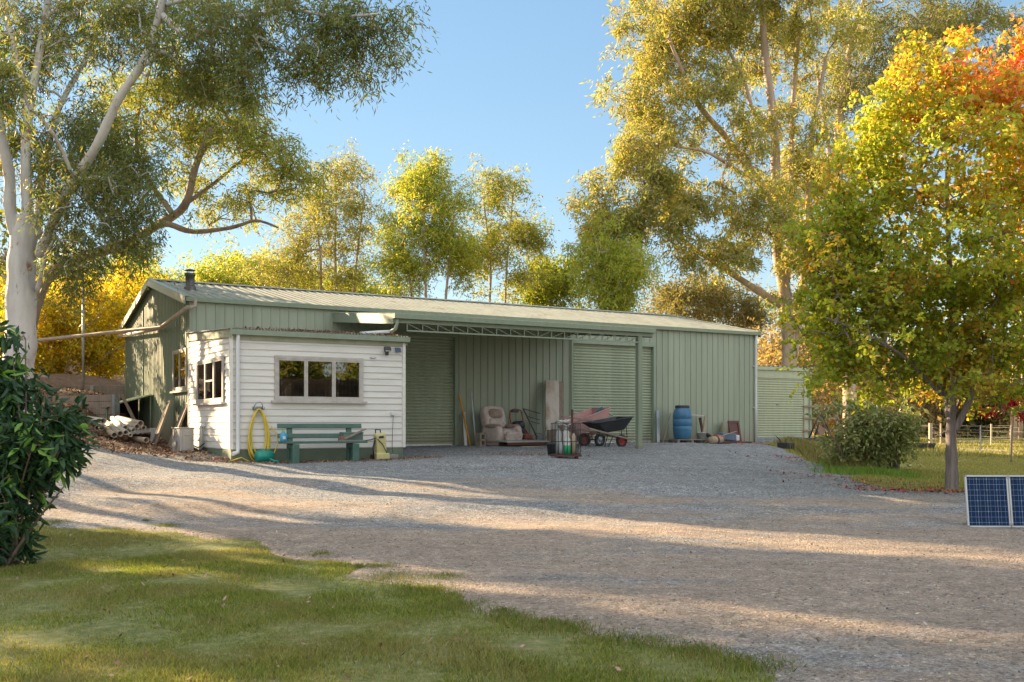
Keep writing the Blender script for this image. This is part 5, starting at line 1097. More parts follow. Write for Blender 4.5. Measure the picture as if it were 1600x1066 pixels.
# --- brown-barked gum behind it
YB = 33
b_ = at(38, 600, YB); b_[2] = gz(b_[0], b_[1])-.1
T = Tree('spreading_gum_tree', 'brown barked gum with long spreading limbs above the left end of the shed', b_, B_brown)
T.limb([b_, at(45, 520, YB), at(70, 440, YB), at(120, 405, YB), at(190, 383, YB), at(245, 352, YB-.5), at(288, 322, YB-1), (at(305, 262, YB-1)), at(330, 200, YB-1)], .26, .09)
T.limb(P3([(210, 372, YB), (255, 350, YB-1), (300, 362, YB-1), (360, 356, YB-1.5), (400, 345, YB-1.5), (435, 356, YB-1.5)]), .13, .03)
T.limb(P3([(288, 320, YB-1), (330, 290, YB), (380, 250, YB), (430, 225, YB)]), .08, .03)
T.limb(P3([(270, 335, YB-1), (220, 260, YB), (215, 180, YB), (240, 90, YB)]), .10, .04)
sp = [(300, 190, 70, 55, 33, 2, 60), (380, 210, 60, 50, 33, 2, 45), (250, 130, 80, 50, 33, 2, 50), (350, 140, 60, 35, 33, 1.5, 30), (430, 260, 55, 45, 32, 1.5, 34), (300, 270, 60, 35, 33, 1.6, 20), (370, 300, 60, 30, 32, 1.4, 16),
 (200, 220, 50, 60, 33, 2, 30), (460, 290, 35, 30, 32, 1, 12), (180, 110, 60, 60, 34, 2, 26), (330, 345, 50, 14, 32, 1, 6)]
tips = np.concatenate([ell(*pe(a_, b_, c_, d_, Y_, e_), n_) for a_, b_, c_, d_, Y_, e_, n_ in sp])
T.grow(tips, .011, .3, rmax=.06, wob=.05); T.finish()
leaves('crown', tips, L_gum, T.o, T.base, 85, (.30, .30, .28), .18, .042, .6, GCY)
# --- giant gum at right
YR = 50
b_ = at(1232, 660, YR); b_[2] = gz(b_[0], b_[1])-.2
T = Tree('giant_gum_tree', 'giant pinkish barked gum tree towering behind the right end of the shed', b_, B_pink)
T.limb([b_, at(1232, 560, YR), at(1228, 470, YR), at(1216, 400, YR), at(1212, 300, YR), at(1210, 200, YR), at(1196, 90, YR), at(1190, 0, YR), at(1180, -90, YR)], .40, .13)
T.limb(P3([(1226, 480, YR), (1185, 455, YR), (1120, 412, YR-.5), (1080, 385, YR-1), (1050, 362, YR-1)]), .24, .07)
T.limb(P3([(1228, 440, YR), (1233, 380, YR+1), (1235, 280, YR+1.5), (1240, 150, YR+2), (1250, 30, YR+2)]), .22, .10)
T.limb(P3([(1160, 250, YR+.2), (1130, 210, YR), (1092, 165, YR-1), (1070, 120, YR-1), (1045, 60, YR-1.5)]), .20, .07)
T.limb(P3([(1215, 330, YR), (1190, 290, YR), (1160, 250, YR)]), .22, .19)
T.limb(P3([(1210, 200, YR), (1180, 180, YR), (1160, 120, YR), (1130, 60, YR), (1110, -10, YR)]), .14, .06)
T.limb(P3([(1232, 600, YR+.4), (1250, 480, YR+.8), (1262, 360, YR+1), (1268, 220, YR+1.4), (1290, 90, YR+1.6)]), .28, .10)
T.limb(P3([(1212, 300, YR), (1150, 265, YR-1), (1105, 238, YR-2), (1060, 230, YR-2)]), .12, .05)
sp = [(1010, 60, 55, 80, 50, 2.5, 80), (1000, 170, 45, 50, 49, 2, 50), (1090, 40, 80, 70, 50, 3, 90), (1180, 40, 80, 80, 50, 3, 90), (1260, 60, 80, 80, 52, 3, 80), (1100, 130, 60, 50, 49, 2.5, 50), (1010, 260, 60, 50, 48, 2, 60),
 (1000, 330, 50, 40, 48, 2, 50), (1080, 310, 60, 45, 48, 2, 50), (920, 310, 28, 45, 48, 1.2, 24), (960, 345, 35, 30, 48, 1.5, 24), (1170, 200, 50, 60, 49, 2.5, 40), (1250, 220, 60, 70, 51, 2.5, 60), (1190, 320, 50, 40, 48, 2, 55),
 (1150, 380, 50, 30, 48, 1.8, 34), (1080, 370, 50, 30, 47, 1.5, 30), (1240, 380, 45, 50, 49, 2, 50), (1290, 300, 50, 70, 52, 2.5, 45), (1240, 480, 30, 50, 50, 1.2, 16), (1150, -60, 160, 60, 50, 4, 90), (1040, -60, 80, 60, 50, 3, 50), (1060, 200, 50, 40, 49, 2, 26)]
tips = np.concatenate([ell(*pe(a_, b_, c_, d_, Y_, e_), n_) for a_, b_, c_, d_, Y_, e_, n_ in sp])
T.grow(tips, .014, .3, rmax=.14); T.finish()
leaves('crown', tips, L_gum, T.o, T.base, 110, (.40, .40, .42), .25, .062, .7, ((.285, .331, .101), (.368, .377, .110), (.230, .276, .101), (.497, .377, .184), (.396, .386, .110)))
# second gum behind, dull grey green
YR = 66
b_ = at(1330, 655, YR); b_[2] = gz(b_[0], b_[1])-.2
T = Tree('grey_gum_tree', 'tall dull grey green gum standing behind the autumn maple, reaching the top right corner', b_, B_pink)
T.limb([b_, at(1322, 500, YR), at(1305, 330, YR), at(1310, 200, YR), at(1325, 90, YR), at(1350, 0, YR)], .5, .15)
T.limb(P3([(1318, 430, YR), (1400, 280, YR), (1440, 150, YR), (1480, 60, YR)]), .3, .1)
T.limb(P3([(1305, 300, YR), (1290, 200, YR), (1275, 100, YR)]), .2, .08)
sp = [(1330, 60, 80, 60, 66, 4, 90), (1430, 50, 80, 50, 66, 4, 90), (1520, 50, 70, 45, 66, 4, 75), (1580, 90, 40, 50, 66, 3, 36), (1290, 160, 50, 60, 66, 3, 40), (1380, 140, 70, 50, 66, 3, 60), (1320, 260, 60, 60, 66, 3, 50), (1400, -60, 150, 60, 66, 5, 60), (1260, 330, 40, 60, 64, 2.5, 30), (1330, 380, 60, 60, 66, 3, 40)]
tips = np.concatenate([ell(*pe(a_, b_, c_, d_, Y_, e_), n_) for a_, b_, c_, d_, Y_, e_, n_ in sp])
T.grow(tips, .02, .3, rmax=.14); T.finish()
leaves('crown', tips, L_gum, T.o, T.base, 80, (.66, .66, .6), .28, .07, .6, ((.232, .248, .088), (.288, .272, .104), (.192, .208, .088)))
# --- saplings and bushes behind the shed
def sapling(name, lab, px, top, Y, blobs, cols, bark=B_pink, n=60, sig=.42, L=.2, Wd=.05, r0=.16, nst=1, droop=.5, lean=0, mat=None, cat='tree', group=None, basepx=None, ybase=None):
    b = at(basepx or px, 600, Y); b[2] = gz(b[0], b[1])-.15
    T = Tree(name, lab, b, bark, cat, group)
    topp = at(px+lean, top, Y)
    for k in range(nst):
        o_ = (k-(nst-1)/2)*.5; t = topp + np.array([o_*3.0, RS.randn()*.5, -abs(o_)*2.5]) - np.array([0, 0, .4])
        T.limb([b+[o_*.35, 0, 0], b*.65+t*.35+[o_*.3+RS.randn()*.12, 0, 0], b*.3+t*.7+[RS.randn()*.2, 0, 0], t], r0/(1+.25*(nst-1)), .03)
    tips = np.concatenate([ell(*pe(a_, b_, c_, d_, Y+RS.uniform(-.5, .5), e_), int(n_*1.5), .3) for a_, b_, c_, d_, e_, n_ in [(a_, b_, c_*1.12, d_*1.12, e_*1.1, n_) for a_, b_, c_, d_, e_, n_ in blobs]])
    tips = tips + RS.randn(len(tips), 3)*.25
    T.grow(tips, .011, .55, rmax=.08); T.finish()
    leaves('crown', tips, mat or L_gum, T.o, T.base, int(n*.8), (sig, sig, sig*.9), L, Wd, droop, cols)
    return T.o
Y1 = ((.350, .431, .065), (.450, .481, .081), (.260, .350, .065), (.500, .450, .100)); Y2 = ((.246, .295, .074), (.312, .328, .082), (.369, .312, .123))
sapling('gum_sapling', 'tall airy olive gum with fine stems, left of the yellow green gums above roof', 525, 245, 54, [(540, 275, 36, 34, 1.6, 34), (500, 330, 50, 50, 2, 44), (555, 350, 38, 55, 1.8, 40), (470, 380, 50, 40, 2, 44), (520, 420, 60, 35, 2, 36), (450, 420, 50, 30, 2, 36)], Y2, n=95, nst=3, r0=.2, sig=.45)
sapling('gum_sapling', 'bright yellow green gum with rounded top above the middle of the shed roof', 665, 255, 50, [(655, 285, 42, 34, 1.6, 44), (690, 300, 40, 40, 1.6, 40), (620, 340, 34, 40, 1.5, 34), (690, 360, 45, 40, 1.8, 40), (610, 400, 32, 36, 1.4, 30), (660, 400, 50, 40, 1.8, 40), (715, 400, 30, 50, 1.4, 26), (630, 450, 40, 20, 1.4, 12)], Y1, n=120, nst=3, r0=.17, sig=.42)
sapling('gum_sapling', 'slender green gum with thin stems right of the bright yellow green one', 778, 282, 52, [(785, 305, 32, 30, 1.3, 26), (765, 345, 28, 35, 1.3, 22), (815, 350, 36, 30, 1.4, 26), (835, 385, 24, 25, 1.1, 14), (780, 400, 40, 35, 1.5, 20), (740, 410, 30, 50, 1.3, 24), (800, 440, 50, 25, 1.5, 16)], GCY, n=105, nst=2, r0=.13, sig=.42)
sapling('round_bush_tree', 'low dense green tree above the roof, left of the drooping yellow green gum', 860, 400, 56, [(855, 445, 42, 32, 2, 50), (885, 425, 30, 34, 1.8, 40), (835, 465, 28, 20, 1.5, 20)], ((.240, .300, .045), (.338, .375, .053), (.188, .240, .045)), n=130, sig=.45, L=.16, Wd=.08)
sapling('weeping_gum_tree', 'drooping yellow green gum just above the right half of the shed roof', 960, 350, 46, [(950, 385, 36, 34, 1.5, 46), (985, 420, 36, 40, 1.5, 46), (930, 430, 34, 36, 1.5, 40), (965, 465, 46, 26, 1.5, 34)], Y1, n=120, sig=.38, droop=.85, L=.2, nst=2)
sapling('dull_gum_tree', 'dull olive gum behind the roof between the weeping gum and the giant trunk', 1090, 425, 70, [(1090, 455, 55, 30, 3, 60), (1050, 475, 40, 25, 3, 34), (1140, 480, 45, 30, 3, 44), (1190, 500, 30, 30, 2, 30)], ((.2, .19, .08), (.26, .23, .10)), n=110, sig=.6, L=.25, Wd=.08)
tl = [(250, 455, 60, 28, 'small yellow green tree behind the roof ridge, left of the flue'), (330, 445, 60, 30, 'yellow green tree above the roof right of the flue'), (400, 440, 55, 36, 'broad yellow green tree above the roof left of the olive saplings'), (560, 462, 50, 16, 'low yellow green foliage above the roof below the olive sapling'), (470, 445, 60, 32, 'yellow green tree behind roof between the spreading gum and olive sapling')]
for i, (px, py, rx, ry, lab) in enumerate(tl):
    sapling('hillside_tree', lab, px, py-ry, 58+3*i, [(px, py, rx, ry, 2.6, 60), (px-rx*.4, py+ry*.8, rx*.8, ry, 2.4, 40), (px+rx*.5, py+ry*.8, rx*.7, ry, 2.4, 30)], Y1, n=90, sig=.55, L=.2, Wd=.09, group='trees lining the hill behind the shed')
sapling('distant_gum_tree', 'small distant gum seen between the white gum and the shed gable', 215, 380, 75, [(215, 400, 28, 24, 2, 40), (200, 430, 30, 20, 2, 24)], GC, n=90, sig=.6, L=.25, Wd=.09)
# yellow autumn shrubs left
AU = ((.60, .46, .03), (.66, .55, .05), (.48, .42, .03), (.6, .36, .03), (.36, .37, .03))
for px, top, Y, blobs, lab in [(95, 440, 38, [(85, 490, 50, 50, 1.6, 60), (70, 560, 50, 45, 1.5, 50)], 'golden autumn shrub nearest the white gum trunk'),
 (150, 440, 40, [(150, 480, 50, 45, 1.6, 60), (160, 550, 50, 45, 1.6, 60)], 'golden autumn shrub behind the thin steel pole'),
 (205, 430, 43, [(210, 470, 45, 45, 1.6, 60), (195, 545, 30, 50, 1.5, 40)], 'golden autumn shrub beside the gable end of the shed'),
 (20, 470, 42, [(10, 500, 50, 50, 2, 50), (0, 570, 60, 40, 2, 40)], 'golden autumn shrub at the far left behind the gum trunk')]:
    sapling('autumn_shrub', lab, px, top, Y, blobs, AU, B_brown, n=130, sig=.34, L=.12, Wd=.075, r0=.05, nst=4, droop=.3, mat=L_maple, cat='shrub', group='golden autumn shrubs on the bank')
# dark trees filling behind left
for px, top, Y, lab in [(40, 380, 60, 'dark gum on the hill behind the white gum trunk'), (130, 400, 62, 'gum on the hill above the golden shrubs'), (-60, 420, 58, 'gum at the extreme left edge of the hill')]:
    sapling('hill_gum_tree', lab, px, top, Y, [(px, top+40, 55, 40, 2.5, 60), (px, top+100, 65, 50, 2.5, 60)], GCY, n=80, sig=.6, L=.22, Wd=.08, group='gums on the hill at left')
# --- woodland behind the paddock
k = 0
for px, top, Y, wl in [(1215, 520, 60, 'pale scrubby tree between the shed and the small garage roof'), (1275, 500, 72, 'scrubby brown green tree above the garage roof'), (1330, 520, 78, 'scrubby tree behind the handrail'), (1385, 540, 84, 'scrubby tree behind the leafy bush'),
   (1430, 560, 86, 'scrubby tree left of the maple trunk'), (1475, 540, 88, 'scrubby tree directly behind the maple trunk'), (1530, 560, 84, 'scrubby tree right of the maple trunk'), (1585, 540, 80, 'scrubby tree behind the red sapling'), (1640, 500, 78, 'scrubby tree beyond the right edge')]:
    dull = ((.32, .25, .15), (.40, .30, .18), (.24, .20, .10), (.48, .38, .23)) if k != 6 else ((.12, .15, .07), (.15, .16, .08))
    sapling('woodland_tree', wl, px, top, Y, [(px, top+50, 36, 48, 3, 60), (px+8, (top+640)/2, 40, 45, 2.6, 60), (px-10, 630, 44, 24, 2.6, 60), (px+20, 640, 36, 14, 2, 34)], dull, B_pink, n=75, sig=.7, L=.26, Wd=.10, r0=.2, nst=2, group='scrubby woodland beyond the paddock'); k += 1
n_ = 46000; xx_ = RS.uniform(18, 95, n_); yy_ = 92+RS.randn(n_)*7+.15*xx_; hh_ = (4.5+2.5*vnoise(xx_, yy_, .35, 77)); zz_ = gz(xx_, yy_)+hh_*RS.rand(n_)**.8
cc_ = np.stack([xx_, yy_, zz_], 1); d_ = unit(RS.randn(n_, 3)); s_ = unit(np.cross(d_, unit(RS.randn(n_, 3)))); ls = .30+.3*RS.rand(n_, 1)
pal = np.array(((.36, .30, .19), (.46, .36, .22), (.26, .25, .13), (.2, .23, .11), (.5, .42, .28)))
o = quads('scrub', np.stack([cc_-d_*ls*.6, cc_+s_*ls*.3, cc_+d_*ls*.6, cc_-s_*ls*.3], 1), L_gum, pal[RS.randint(0, 5, n_)]*(.7+.5*RS.rand(n_, 1))); tag(o, 'distant pale brown scrub closing off the paddock', 'scrub', None, 'stuff')
for i, (px, Y) in enumerate([(1390, 90), (1408, 92), (1423, 95), (1583, 70), (1594, 74), (1552, 88), (1500, 92), (1345, 88)]):
    p = at(px, 655, Y); p[2] = gz(p[0], p[1]); o = E('bare_trunk', ['pale thin bare trunk in the woodland left of the maple', 'second pale bare trunk in the woodland left of the maple', 'leaning pale trunk nearest the left side of the maple stem', 'thick grey green bare trunk behind the red sapling', 'brown bare trunk right of the grey green one', 'thin bare trunk between the maple and the red sapling', 'thin bare trunk close right of the maple stem', 'thin bare trunk above the handrail'][i], 'tree', p, 0)
    h = 9+RS.rand()*3; m = MB(); m.tube([(0, 0, -.2), (.1, 0, h*.4), (.1+RS.randn()*.3, 0, h)], [.3 if i == 3 else .17, .14, .05], 8)
    for q in range(7): z = h*(.3+.1*q); a_ = RS.rand()*6.28; m.tube([(.1, 0, z), (.1+math.cos(a_)*.8, math.sin(a_)*.8, z+.7), (.1+math.cos(a_)*1.3, math.sin(a_)*1.3, z+1.6)], [.05, .03, .01], 5)
    m.build('trunk', B_pink, o)
# --- autumn maple at right
YM = 21.7
b_m = b_ = gp(1487, 767); YM = b_[1]; b_[2] -= .05
T = Tree('autumn_maple_tree', 'large maple turning yellow, orange and red, beside the gravel on the right', b_, B_grey)
T.limb([b_, at(1487, 740, YM), at(1486, 690, YM), at(1487, 645, YM), at(1490, 600, YM), at(1488, 500, YM), at(1482, 380, YM), at(1480, 260, YM), at(1490, 130, YM)], .15, .02)
T.limb(P3([(1490, 678, YM), (1510, 640, YM-.1), (1524, 600, YM-.2), (1545, 520, YM-.3), (1570, 420, YM-.3), (1600, 300, YM-.3)]), .085, .03)
T.limb(P3([(1482, 655, YM), (1478, 625, YM+.1), (1462, 590, YM+.2), (1430, 500, YM+.3), (1400, 400, YM+.3)]), .07, .025)
T.limb(P3([(1488, 660, YM), (1500, 630, YM+.3), (1540, 560, YM+.9), (1580, 470, YM+1.2)]), .05, .02)
T.limb(P3([(1470, 620, YM), (1410, 560, YM-.5), (1340, 520, YM-1), (1290, 500, YM-1)]), .05, .015)
b_[2] += .05
T.base[2] = b_[2]; T.o.location.z = b_[2]
sp = [(1480, 500, 190, 110, 0, 3.2, 210), (1450, 400, 170, 120, 0, 2.8, 200), (1340, 480, 95, 90, 0, 1.6, 110), (1310, 545, 55, 38, 0, 1.0, 36), (1500, 280, 160, 120, 0, 2.4, 190), (1420, 170, 70, 70, 0, 1.5, 60), (1560, 190, 80, 90, 0, 1.6, 90), (1480, 120, 50, 50, 0, 1.2, 28), (1590, 130, 40, 50, .3, 1.2, 34),
      (1410, 575, 80, 38, 0, 1.6, 50), (1500, 570, 100, 45, 0, 2.2, 70), (1560, 590, 70, 35, 0, 1.6, 40), (1620, 450, 110, 160, 0, 2.6, 170), (1650, 280, 90, 130, 0, 2.2, 110), (1330, 360, 60, 60, 0, 1.3, 56), (1380, 250, 60, 60, 0, 1.3, 50), (1300, 430, 45, 40, 0, 1.0, 26), (1500, 60, 10, 14, 0, .3, 4), (1430, 85, 14, 14, 0, .3, 6), (1595, 80, 22, 22, 0, .5, 10)]
tips = np.concatenate([ell(at(a_, b2, YM+y_), (c_/F*YM, e_, d_/F*YM), int(n_*.92), .5, None, 3) for a_, b2, c_, d_, y_, e_, n_ in sp])
spire = []
for px, py in [(1425, 90), (1445, 72), (1460, 110), (1500, 62), (1520, 100), (1545, 95), (1575, 90), (1596, 78), (1330, 185), (1350, 150), (1385, 130), (1290, 270), (1262, 330), (1245, 400), (1238, 470), (1246, 540), (1262, 600), (1300, 240), (1405, 105), (1480, 95), (1312, 210), (1280, 300), (1252, 360)]:
    a_ = at(px, py, YM+RS.uniform(-.6, .6)); b2 = at(px+(1480-px)*.2, py+(75 if py < 420 else -30), YM); 
    for k_ in range(5): spire.append(a_+(b2-a_)*(k_/4.)+RS.randn(3)*.05)
tips = np.concatenate([tips, np.array(spire)])
T.grow(tips, .0065, .6, rmax=.05, wob=.05); T.finish()
def maplecol(c, tp, col, rs):
    n = len(c); px = CX+F*tp[:, 0]/tp[:, 1]; py = HY-F*(tp[:, 2]-EZ)/tp[:, 1]
    nz = vnoise(tp[:, 0]*1.0, tp[:, 2]*1.3+tp[:, 1], 1.6, 5)
    h = (tp[:, 2]-1.5)/7.5                                              # height in the crown
    redc = .05 + h*.85 + np.clip((tp[:, 0]-9.2)/2.6, -.8, .6)*.42*np.clip(h*1.6, 0, 1) + .45*nz - .28 + .10*rs.randn(n)
    out = np.empty((n, 3)); g = np.array([.34, .40, .05]); y = np.array([.58, .58, .07]); o_ = np.array([.80, .42, .07]); r = np.array([.78, .20, .09])
    redc = redc + .16*rs.randn(n); t = np.clip(redc, 0, 1.2); stops = [(0, g), (.42, g*.5+y*.5), (.58, y), (.72, o_), (.92, r), (1.3, r)]
    for k_ in range(3): out[:, k_] = np.interp(t, [s_[0] for s_ in stops], [s_[1][k_] for s_ in stops])
    rim = rs.rand(n) < .05; out[rim] = o_*.8
    # clumps turned rusty orange on the left shoulder
    rust = (vnoise(tp[:, 0]*1.3, tp[:, 2]*1.1, 2.3, 21)+.25*rs.randn(n)) > .42; out[rust] = out[rust]*.4+np.array([.45, .21, .04])*.6
    return np.clip(out*(.75+.5*rs.rand(n, 1)), 0, 1)
leaves('crown', tips, L_maple, T.o, T.base, 56, (.20, .20, .20), .10, .075, .3, GC, colfn=maplecol)
# red sapling
b_ = gp(1582, 712); o_y = 30.; b_ = at(1580, 720, 33); b_[2] = gz(b_[0], b_[1])
T = Tree('red_sapling', 'small sapling with crimson leaves behind the solar panel', b_, B_brown)
T.limb([b_, b_+[.02, 0, .8], at(1583, 650, 33), at(1578, 605, 33)], .035, .012)
tips = np.concatenate([ell(at(1580, 622, 33), (.45, .5, .5), 26, .5), ell(at(1548, 640, 33), (.2, .2, .15), 4), ell(at(1600, 640, 33), (.35, .3, .35), 8)])
T.grow(tips, .005); T.finish(); leaves('crown', tips, L_maple, T.o, T.base, 42, (.14, .14, .14), .10, .06, .5, ((.38, .02, .03), (.28, .015, .03), (.5, .05, .04)))
# bush by landing
YS = 27
b_ = at(1352, 735, YS); b_[2] = gz(b_[0], b_[1])
T = Tree('leafy_bush', 'rounded dull green leafy bush on the bank right of the garage', b_, B_brown, 'bush')
for dx in (-.9, -.45, 0, .4, .8): T.limb([b_+[dx*.5, 0, 0], b_+[dx*.9, RS.randn()*.2, .7], b_+[dx*1.4, RS.randn()*.3, 1.5]], .035, .015)
tips = np.concatenate([ell(*pe(a_, b2, c_, d_, YS, e_), n_, .4) for a_, b2, c_, d_, e_, n_ in [(1355, 680, 42, 40, .9, 60), (1322, 694, 26, 28, .7, 24), (1380, 670, 38, 38, .8, 44), (1350, 645, 40, 22, .6, 24), (1410, 690, 14, 26, .4, 12), (1340, 712, 48, 20, .7, 24), (1395, 660, 28, 25, .5, 16), (1425, 665, 10, 18, .3, 6)]])
T.grow(tips, .006, .2); T.finish(); leaves('crown', tips, L_glossy, T.o, T.base, 50, (.20, .20, .17), .14, .05, .7, ((.24, .30, .11), (.32, .36, .13), (.18, .24, .09), (.42, .38, .18)), two=False)
# foreground shrub
YF = 10.6
b_ = at(20, 880, YF); b_[2] = gz(b_[0], b_[1])
T = Tree('glossy_shrub', 'dark glossy leaved shrub in the left foreground at the lawn edge', b_, B_brown, 'shrub')
for px, py, dy in [(20, 560, 0), (70, 620, -.2), (110, 690, .1), (100, 760, -.3), (-30, 540, .2), (-60, 650, 0), (50, 700, -.4), (10, 650, .3), (40, 530, .1)]:
    T.limb([b_+[RS.randn()*.08, RS.randn()*.08, 0], (b_*.55+at(px, py, YF+dy)*.45)+[RS.randn()*.05, 0, .05], at(px, py, YF+dy)], .022, .007)
tips = np.concatenate([ell(at(a_, b2, YF+y_), (c_/F*YF, e_, d_/F*YF), n_, .4) for a_, b2, c_, d_, y_, e_, n_ in [(20, 690, 60, 100, 0, .5, 120), (75, 690, 38, 45, -.1, .3, 34), (34, 760, 36, 42, -.1, .35, 38), (-8, 825, 32, 50, 0, .35, 40), (25, 590, 36, 40, .1, .3, 20), (-8, 855, 30, 26, 0, .3, 22), (-60, 700, 80, 130, 0, .6, 90), (-60, 580, 50, 60, .1, .4, 18), (105, 700, 12, 30, 0, .15, 8), (110, 640, 12, 10, 0, .1, 3), (30, 525, 6, 14, 0, .05, 3)]])
T.grow(tips, .0045, .2, wob=.05); T.finish()
def glosscol(c, tp, col, rs):
    new = np.repeat(rs.rand(len(c)//17, 1) < .13, 17, axis=0)[:, 0]; new = np.concatenate([new, np.zeros(len(c)-len(new), bool)]); col[new] = np.array([.2, .38, .06])*(.7+.5*rs.rand(new.sum(), 1)); return col
leaves('crown', tips, L_glossy, T.o, T.base, 17, (.10, .10, .09), .15, .045, .55, ((.035, .085, .035), (.05, .11, .04), (.028, .07, .032)), colfn=glosscol, two=True, jl=.38)
# --- trees outside the frame: they throw the long shadows and stand in the window reflections
for i, (x, y, h, w, dens) in enumerate(OFF):
    z = gz(x, y); b_ = np.array([x, y, z-.2])
    T = Tree('side_gum_tree', ['gum on the bank outside the left edge of the view', 'gum behind the viewer'][int(y < 6 and x > 0)], b_, B_brown, 'tree', 'gums outside the view')
    T.limb([b_, b_+[.2, .1, h*.4], b_+[-.1, 0, h*.9]], .22, .06)
    tips = ell(b_+[0, 0, h*.58], (w, w, h*.42), int(dens*w*h), .2)
    T.grow(tips, .02, .4, rmax=.1); T.finish(); leaves('crown', tips, L_gum, T.o, T.base, 70, (.45, .45, .45), .30, .17, .5, GCY)
x0, y0 = 17.0, 6.0; o = E('timber_fence', 'dark paling fence behind the viewer', 'fence', (x0, y0, -.1), R(48))
m = MB()
for k in range(90): m.box((-9+k*.2, .01*(k % 2), 1.95), (.19, .02, 3.9))
m.build('palings', pm('dark_paling', (.06, .045, .04), (.04, .03, .03), 3, .9), o)
# ------------------------------------------------------------------ grass, litter, stones
M_grass = leafmat('grass_blade', .35, .6, (1.1, 1.1, .6)); M_litter = attrmat('dry_leaf')
def scatter_xy(n, x0, x1, y0, y1, mask, rs=RS, dens=None):
    x = rs.uniform(x0, x1, n); y = rs.uniform(y0, y1, n); k = mask(x, y)
    if dens is not None: k &= rs.rand(n) < dens(x, y)
    return x[k], y[k]
def blades(name, lab, x, y, h, w, cols, seed=1, lean=.6, colfn=None):
    rs = np.random.RandomState(seed); n = len(x); z = hground(x, y)-.01; a = rs.rand(n)*6.283; b = np.stack([x, y, z], 1)
    hh = (h if hasattr(h, '__len__') else np.full(n, h))*(.4+.9*rs.rand(n)); s = np.stack([np.cos(a), np.sin(a), 0*a], 1)*(w*(.6+.8*rs.rand(n)))[:, None]/2
    ld = rs.rand(n)*6.283; lv = np.stack([np.cos(ld), np.sin(ld), 0*ld], 1)*(hh*lean*rs.rand(n))[:, None]; up = np.array([0, 0, 1.])*hh[:, None]
    V = np.stack([b-s, b+s, b+up*.6+lv*.4+s*.6, b+up+lv, b+up*.6+lv*.4-s*.6], 1)
    cols = np.array(cols); col = cols[rs.randint(0, len(cols), n)]*(.75+.5*rs.rand(n, 1))
    if colfn: col = colfn(x, y, col, rs)
    o = quads(name, V, M_grass, np.clip(col, 0, 1)); tag(o, lab, 'grass', None, 'stuff'); return o
gm = lambda x, y: (sdf(x, y)+.28*vnoise(x, y, 2.2, 8)+.12*vnoise(x, y, 7, 9) < .02)
def inview(x, y, m=.3): return np.abs(x) < (.505*y+m)
den = lambda x, y: np.clip(  .55+.7*vnoise(x, y, 1.6, 31)+.5*vnoise(x, y, 4.5, 32), .16, 1)*np.clip(1.35-(y-5)/13, .35, 1)
x, y = scatter_xy(1350000, -8.2, 4.2, 5.2, 15.4, lambda x, y: gm(x, y) & inview(x, y), dens=den)
def lawncol(x, y, col, rs):
    f = np.clip(.5+.9*vnoise(x, y, 1.1, 41)+.8*vnoise(x, y, 3.7, 42), 0, 1)[:, None]
    dry = np.array([.42, .34, .15]); return col*(1-f*.6)+dry*f*.6*(.6+.6*rs.rand(len(x), 1))
hts = .036*np.clip(1+.8*vnoise(x, y, 2.6, 33)+.25*vnoise(x, y, 7, 34), .4, 1.7)
blades('lawn_grass', 'short patchy green lawn in the left foreground', x, y, hts, .007, ((.182, .252, .035), (.238, .308, .042), (.308, .329, .056), (.406, .350, .119), (.140, .182, .042)), 2, .9, lawncol)
# tufts on the gravel edge
tx = []; ty = []
for px, py, r_ in [(498, 868, .18), (560, 888, .12), (660, 922, .3), (720, 950, .35), (790, 958, .12), (690, 905, .2), (85, 818, .25), (260, 826, .18), (228, 817, .04), (800, 968, .2), (880, 985, .3), (1000, 1004, .3), (1090, 1020, .25), (1175, 1040, .3), (620, 905, .3), (590, 890, .2)]:
    g = gp(px, py); n = int(1500*r_/.2*.5); tx.append(g[0]+RS.randn(n)*r_*.5); ty.append(g[1]+RS.randn(n)*r_*.5)
blades('edge_tufts', 'longer grass tufts along the edge between lawn and gravel', np.concatenate(tx), np.concatenate(ty), .055, .006, ((.136, .204, .038), (.187, .238, .047), (.340, .264, .102)), 3, .8)
# right side
gmr = lambda x, y: (sdf(x, y)+.28*vnoise(x, y, 2.2, 8)+.12*vnoise(x, y, 7, 9) < .05)
x, y = scatter_xy(430000, 5.5, 22, 19.5, 42, lambda x, y: gmr(x, y) & inview(x, y, .5), dens=lambda x, y: np.clip(.6+.5*vnoise(x, y, 1.0, 51), .1, 1))
blades('lawn_grass', 'mown patchy grass around the maple and bush on the right', x, y, .07, .016, ((.30, .30, .08), (.42, .37, .12), (.52, .43, .17)), 4, .8)
bx = []; by = []
for (px, py, r_, n) in [(1240, 700, .4, 2500), (1265, 708, .5, 3500), (1290, 722, .5, 3500), (1225, 696, .3, 1200), (1310, 735, .4, 1500)]:
    g = gp(px, py); bx.append(g[0]+.35+RS.randn(n)*r_*.7); by.append(g[1]+RS.randn(n)*r_*1.2)
bx = np.concatenate(bx); by = np.concatenate(by); k_ = gmr(bx, by)
blades('dry_bank_grass', 'long straw coloured grass on the bank edge right of the garage', bx[k_], by[k_], .30, .016, ((.42, .33, .14), (.34, .29, .11), (.22, .22, .06)), 5, .9)
bx = []; by = []
for (px, Y, r_, n) in [(1325, 27.5, .4, 1500), (1350, 26, .5, 2500), (1375, 25.3, .5, 2000)]:
    g = at(px, 700, Y); bx.append(g[0]+RS.randn(n)*r_); by.append(g[1]+RS.randn(n)*r_*.6)
blades('long_green_grass', 'long fresh green grass under the leafy bush', np.concatenate(bx), np.concatenate(by), .2, .014, ((.2, .34, .06), (.26, .38, .07)), 6, .7)
x, y = scatter_xy(170000, 12, 46, 36, 74, lambda x, y: inview(x, y, 1), dens=lambda x, y: np.clip(.5+.6*vnoise(x, y, .5, 61), .05, 1))
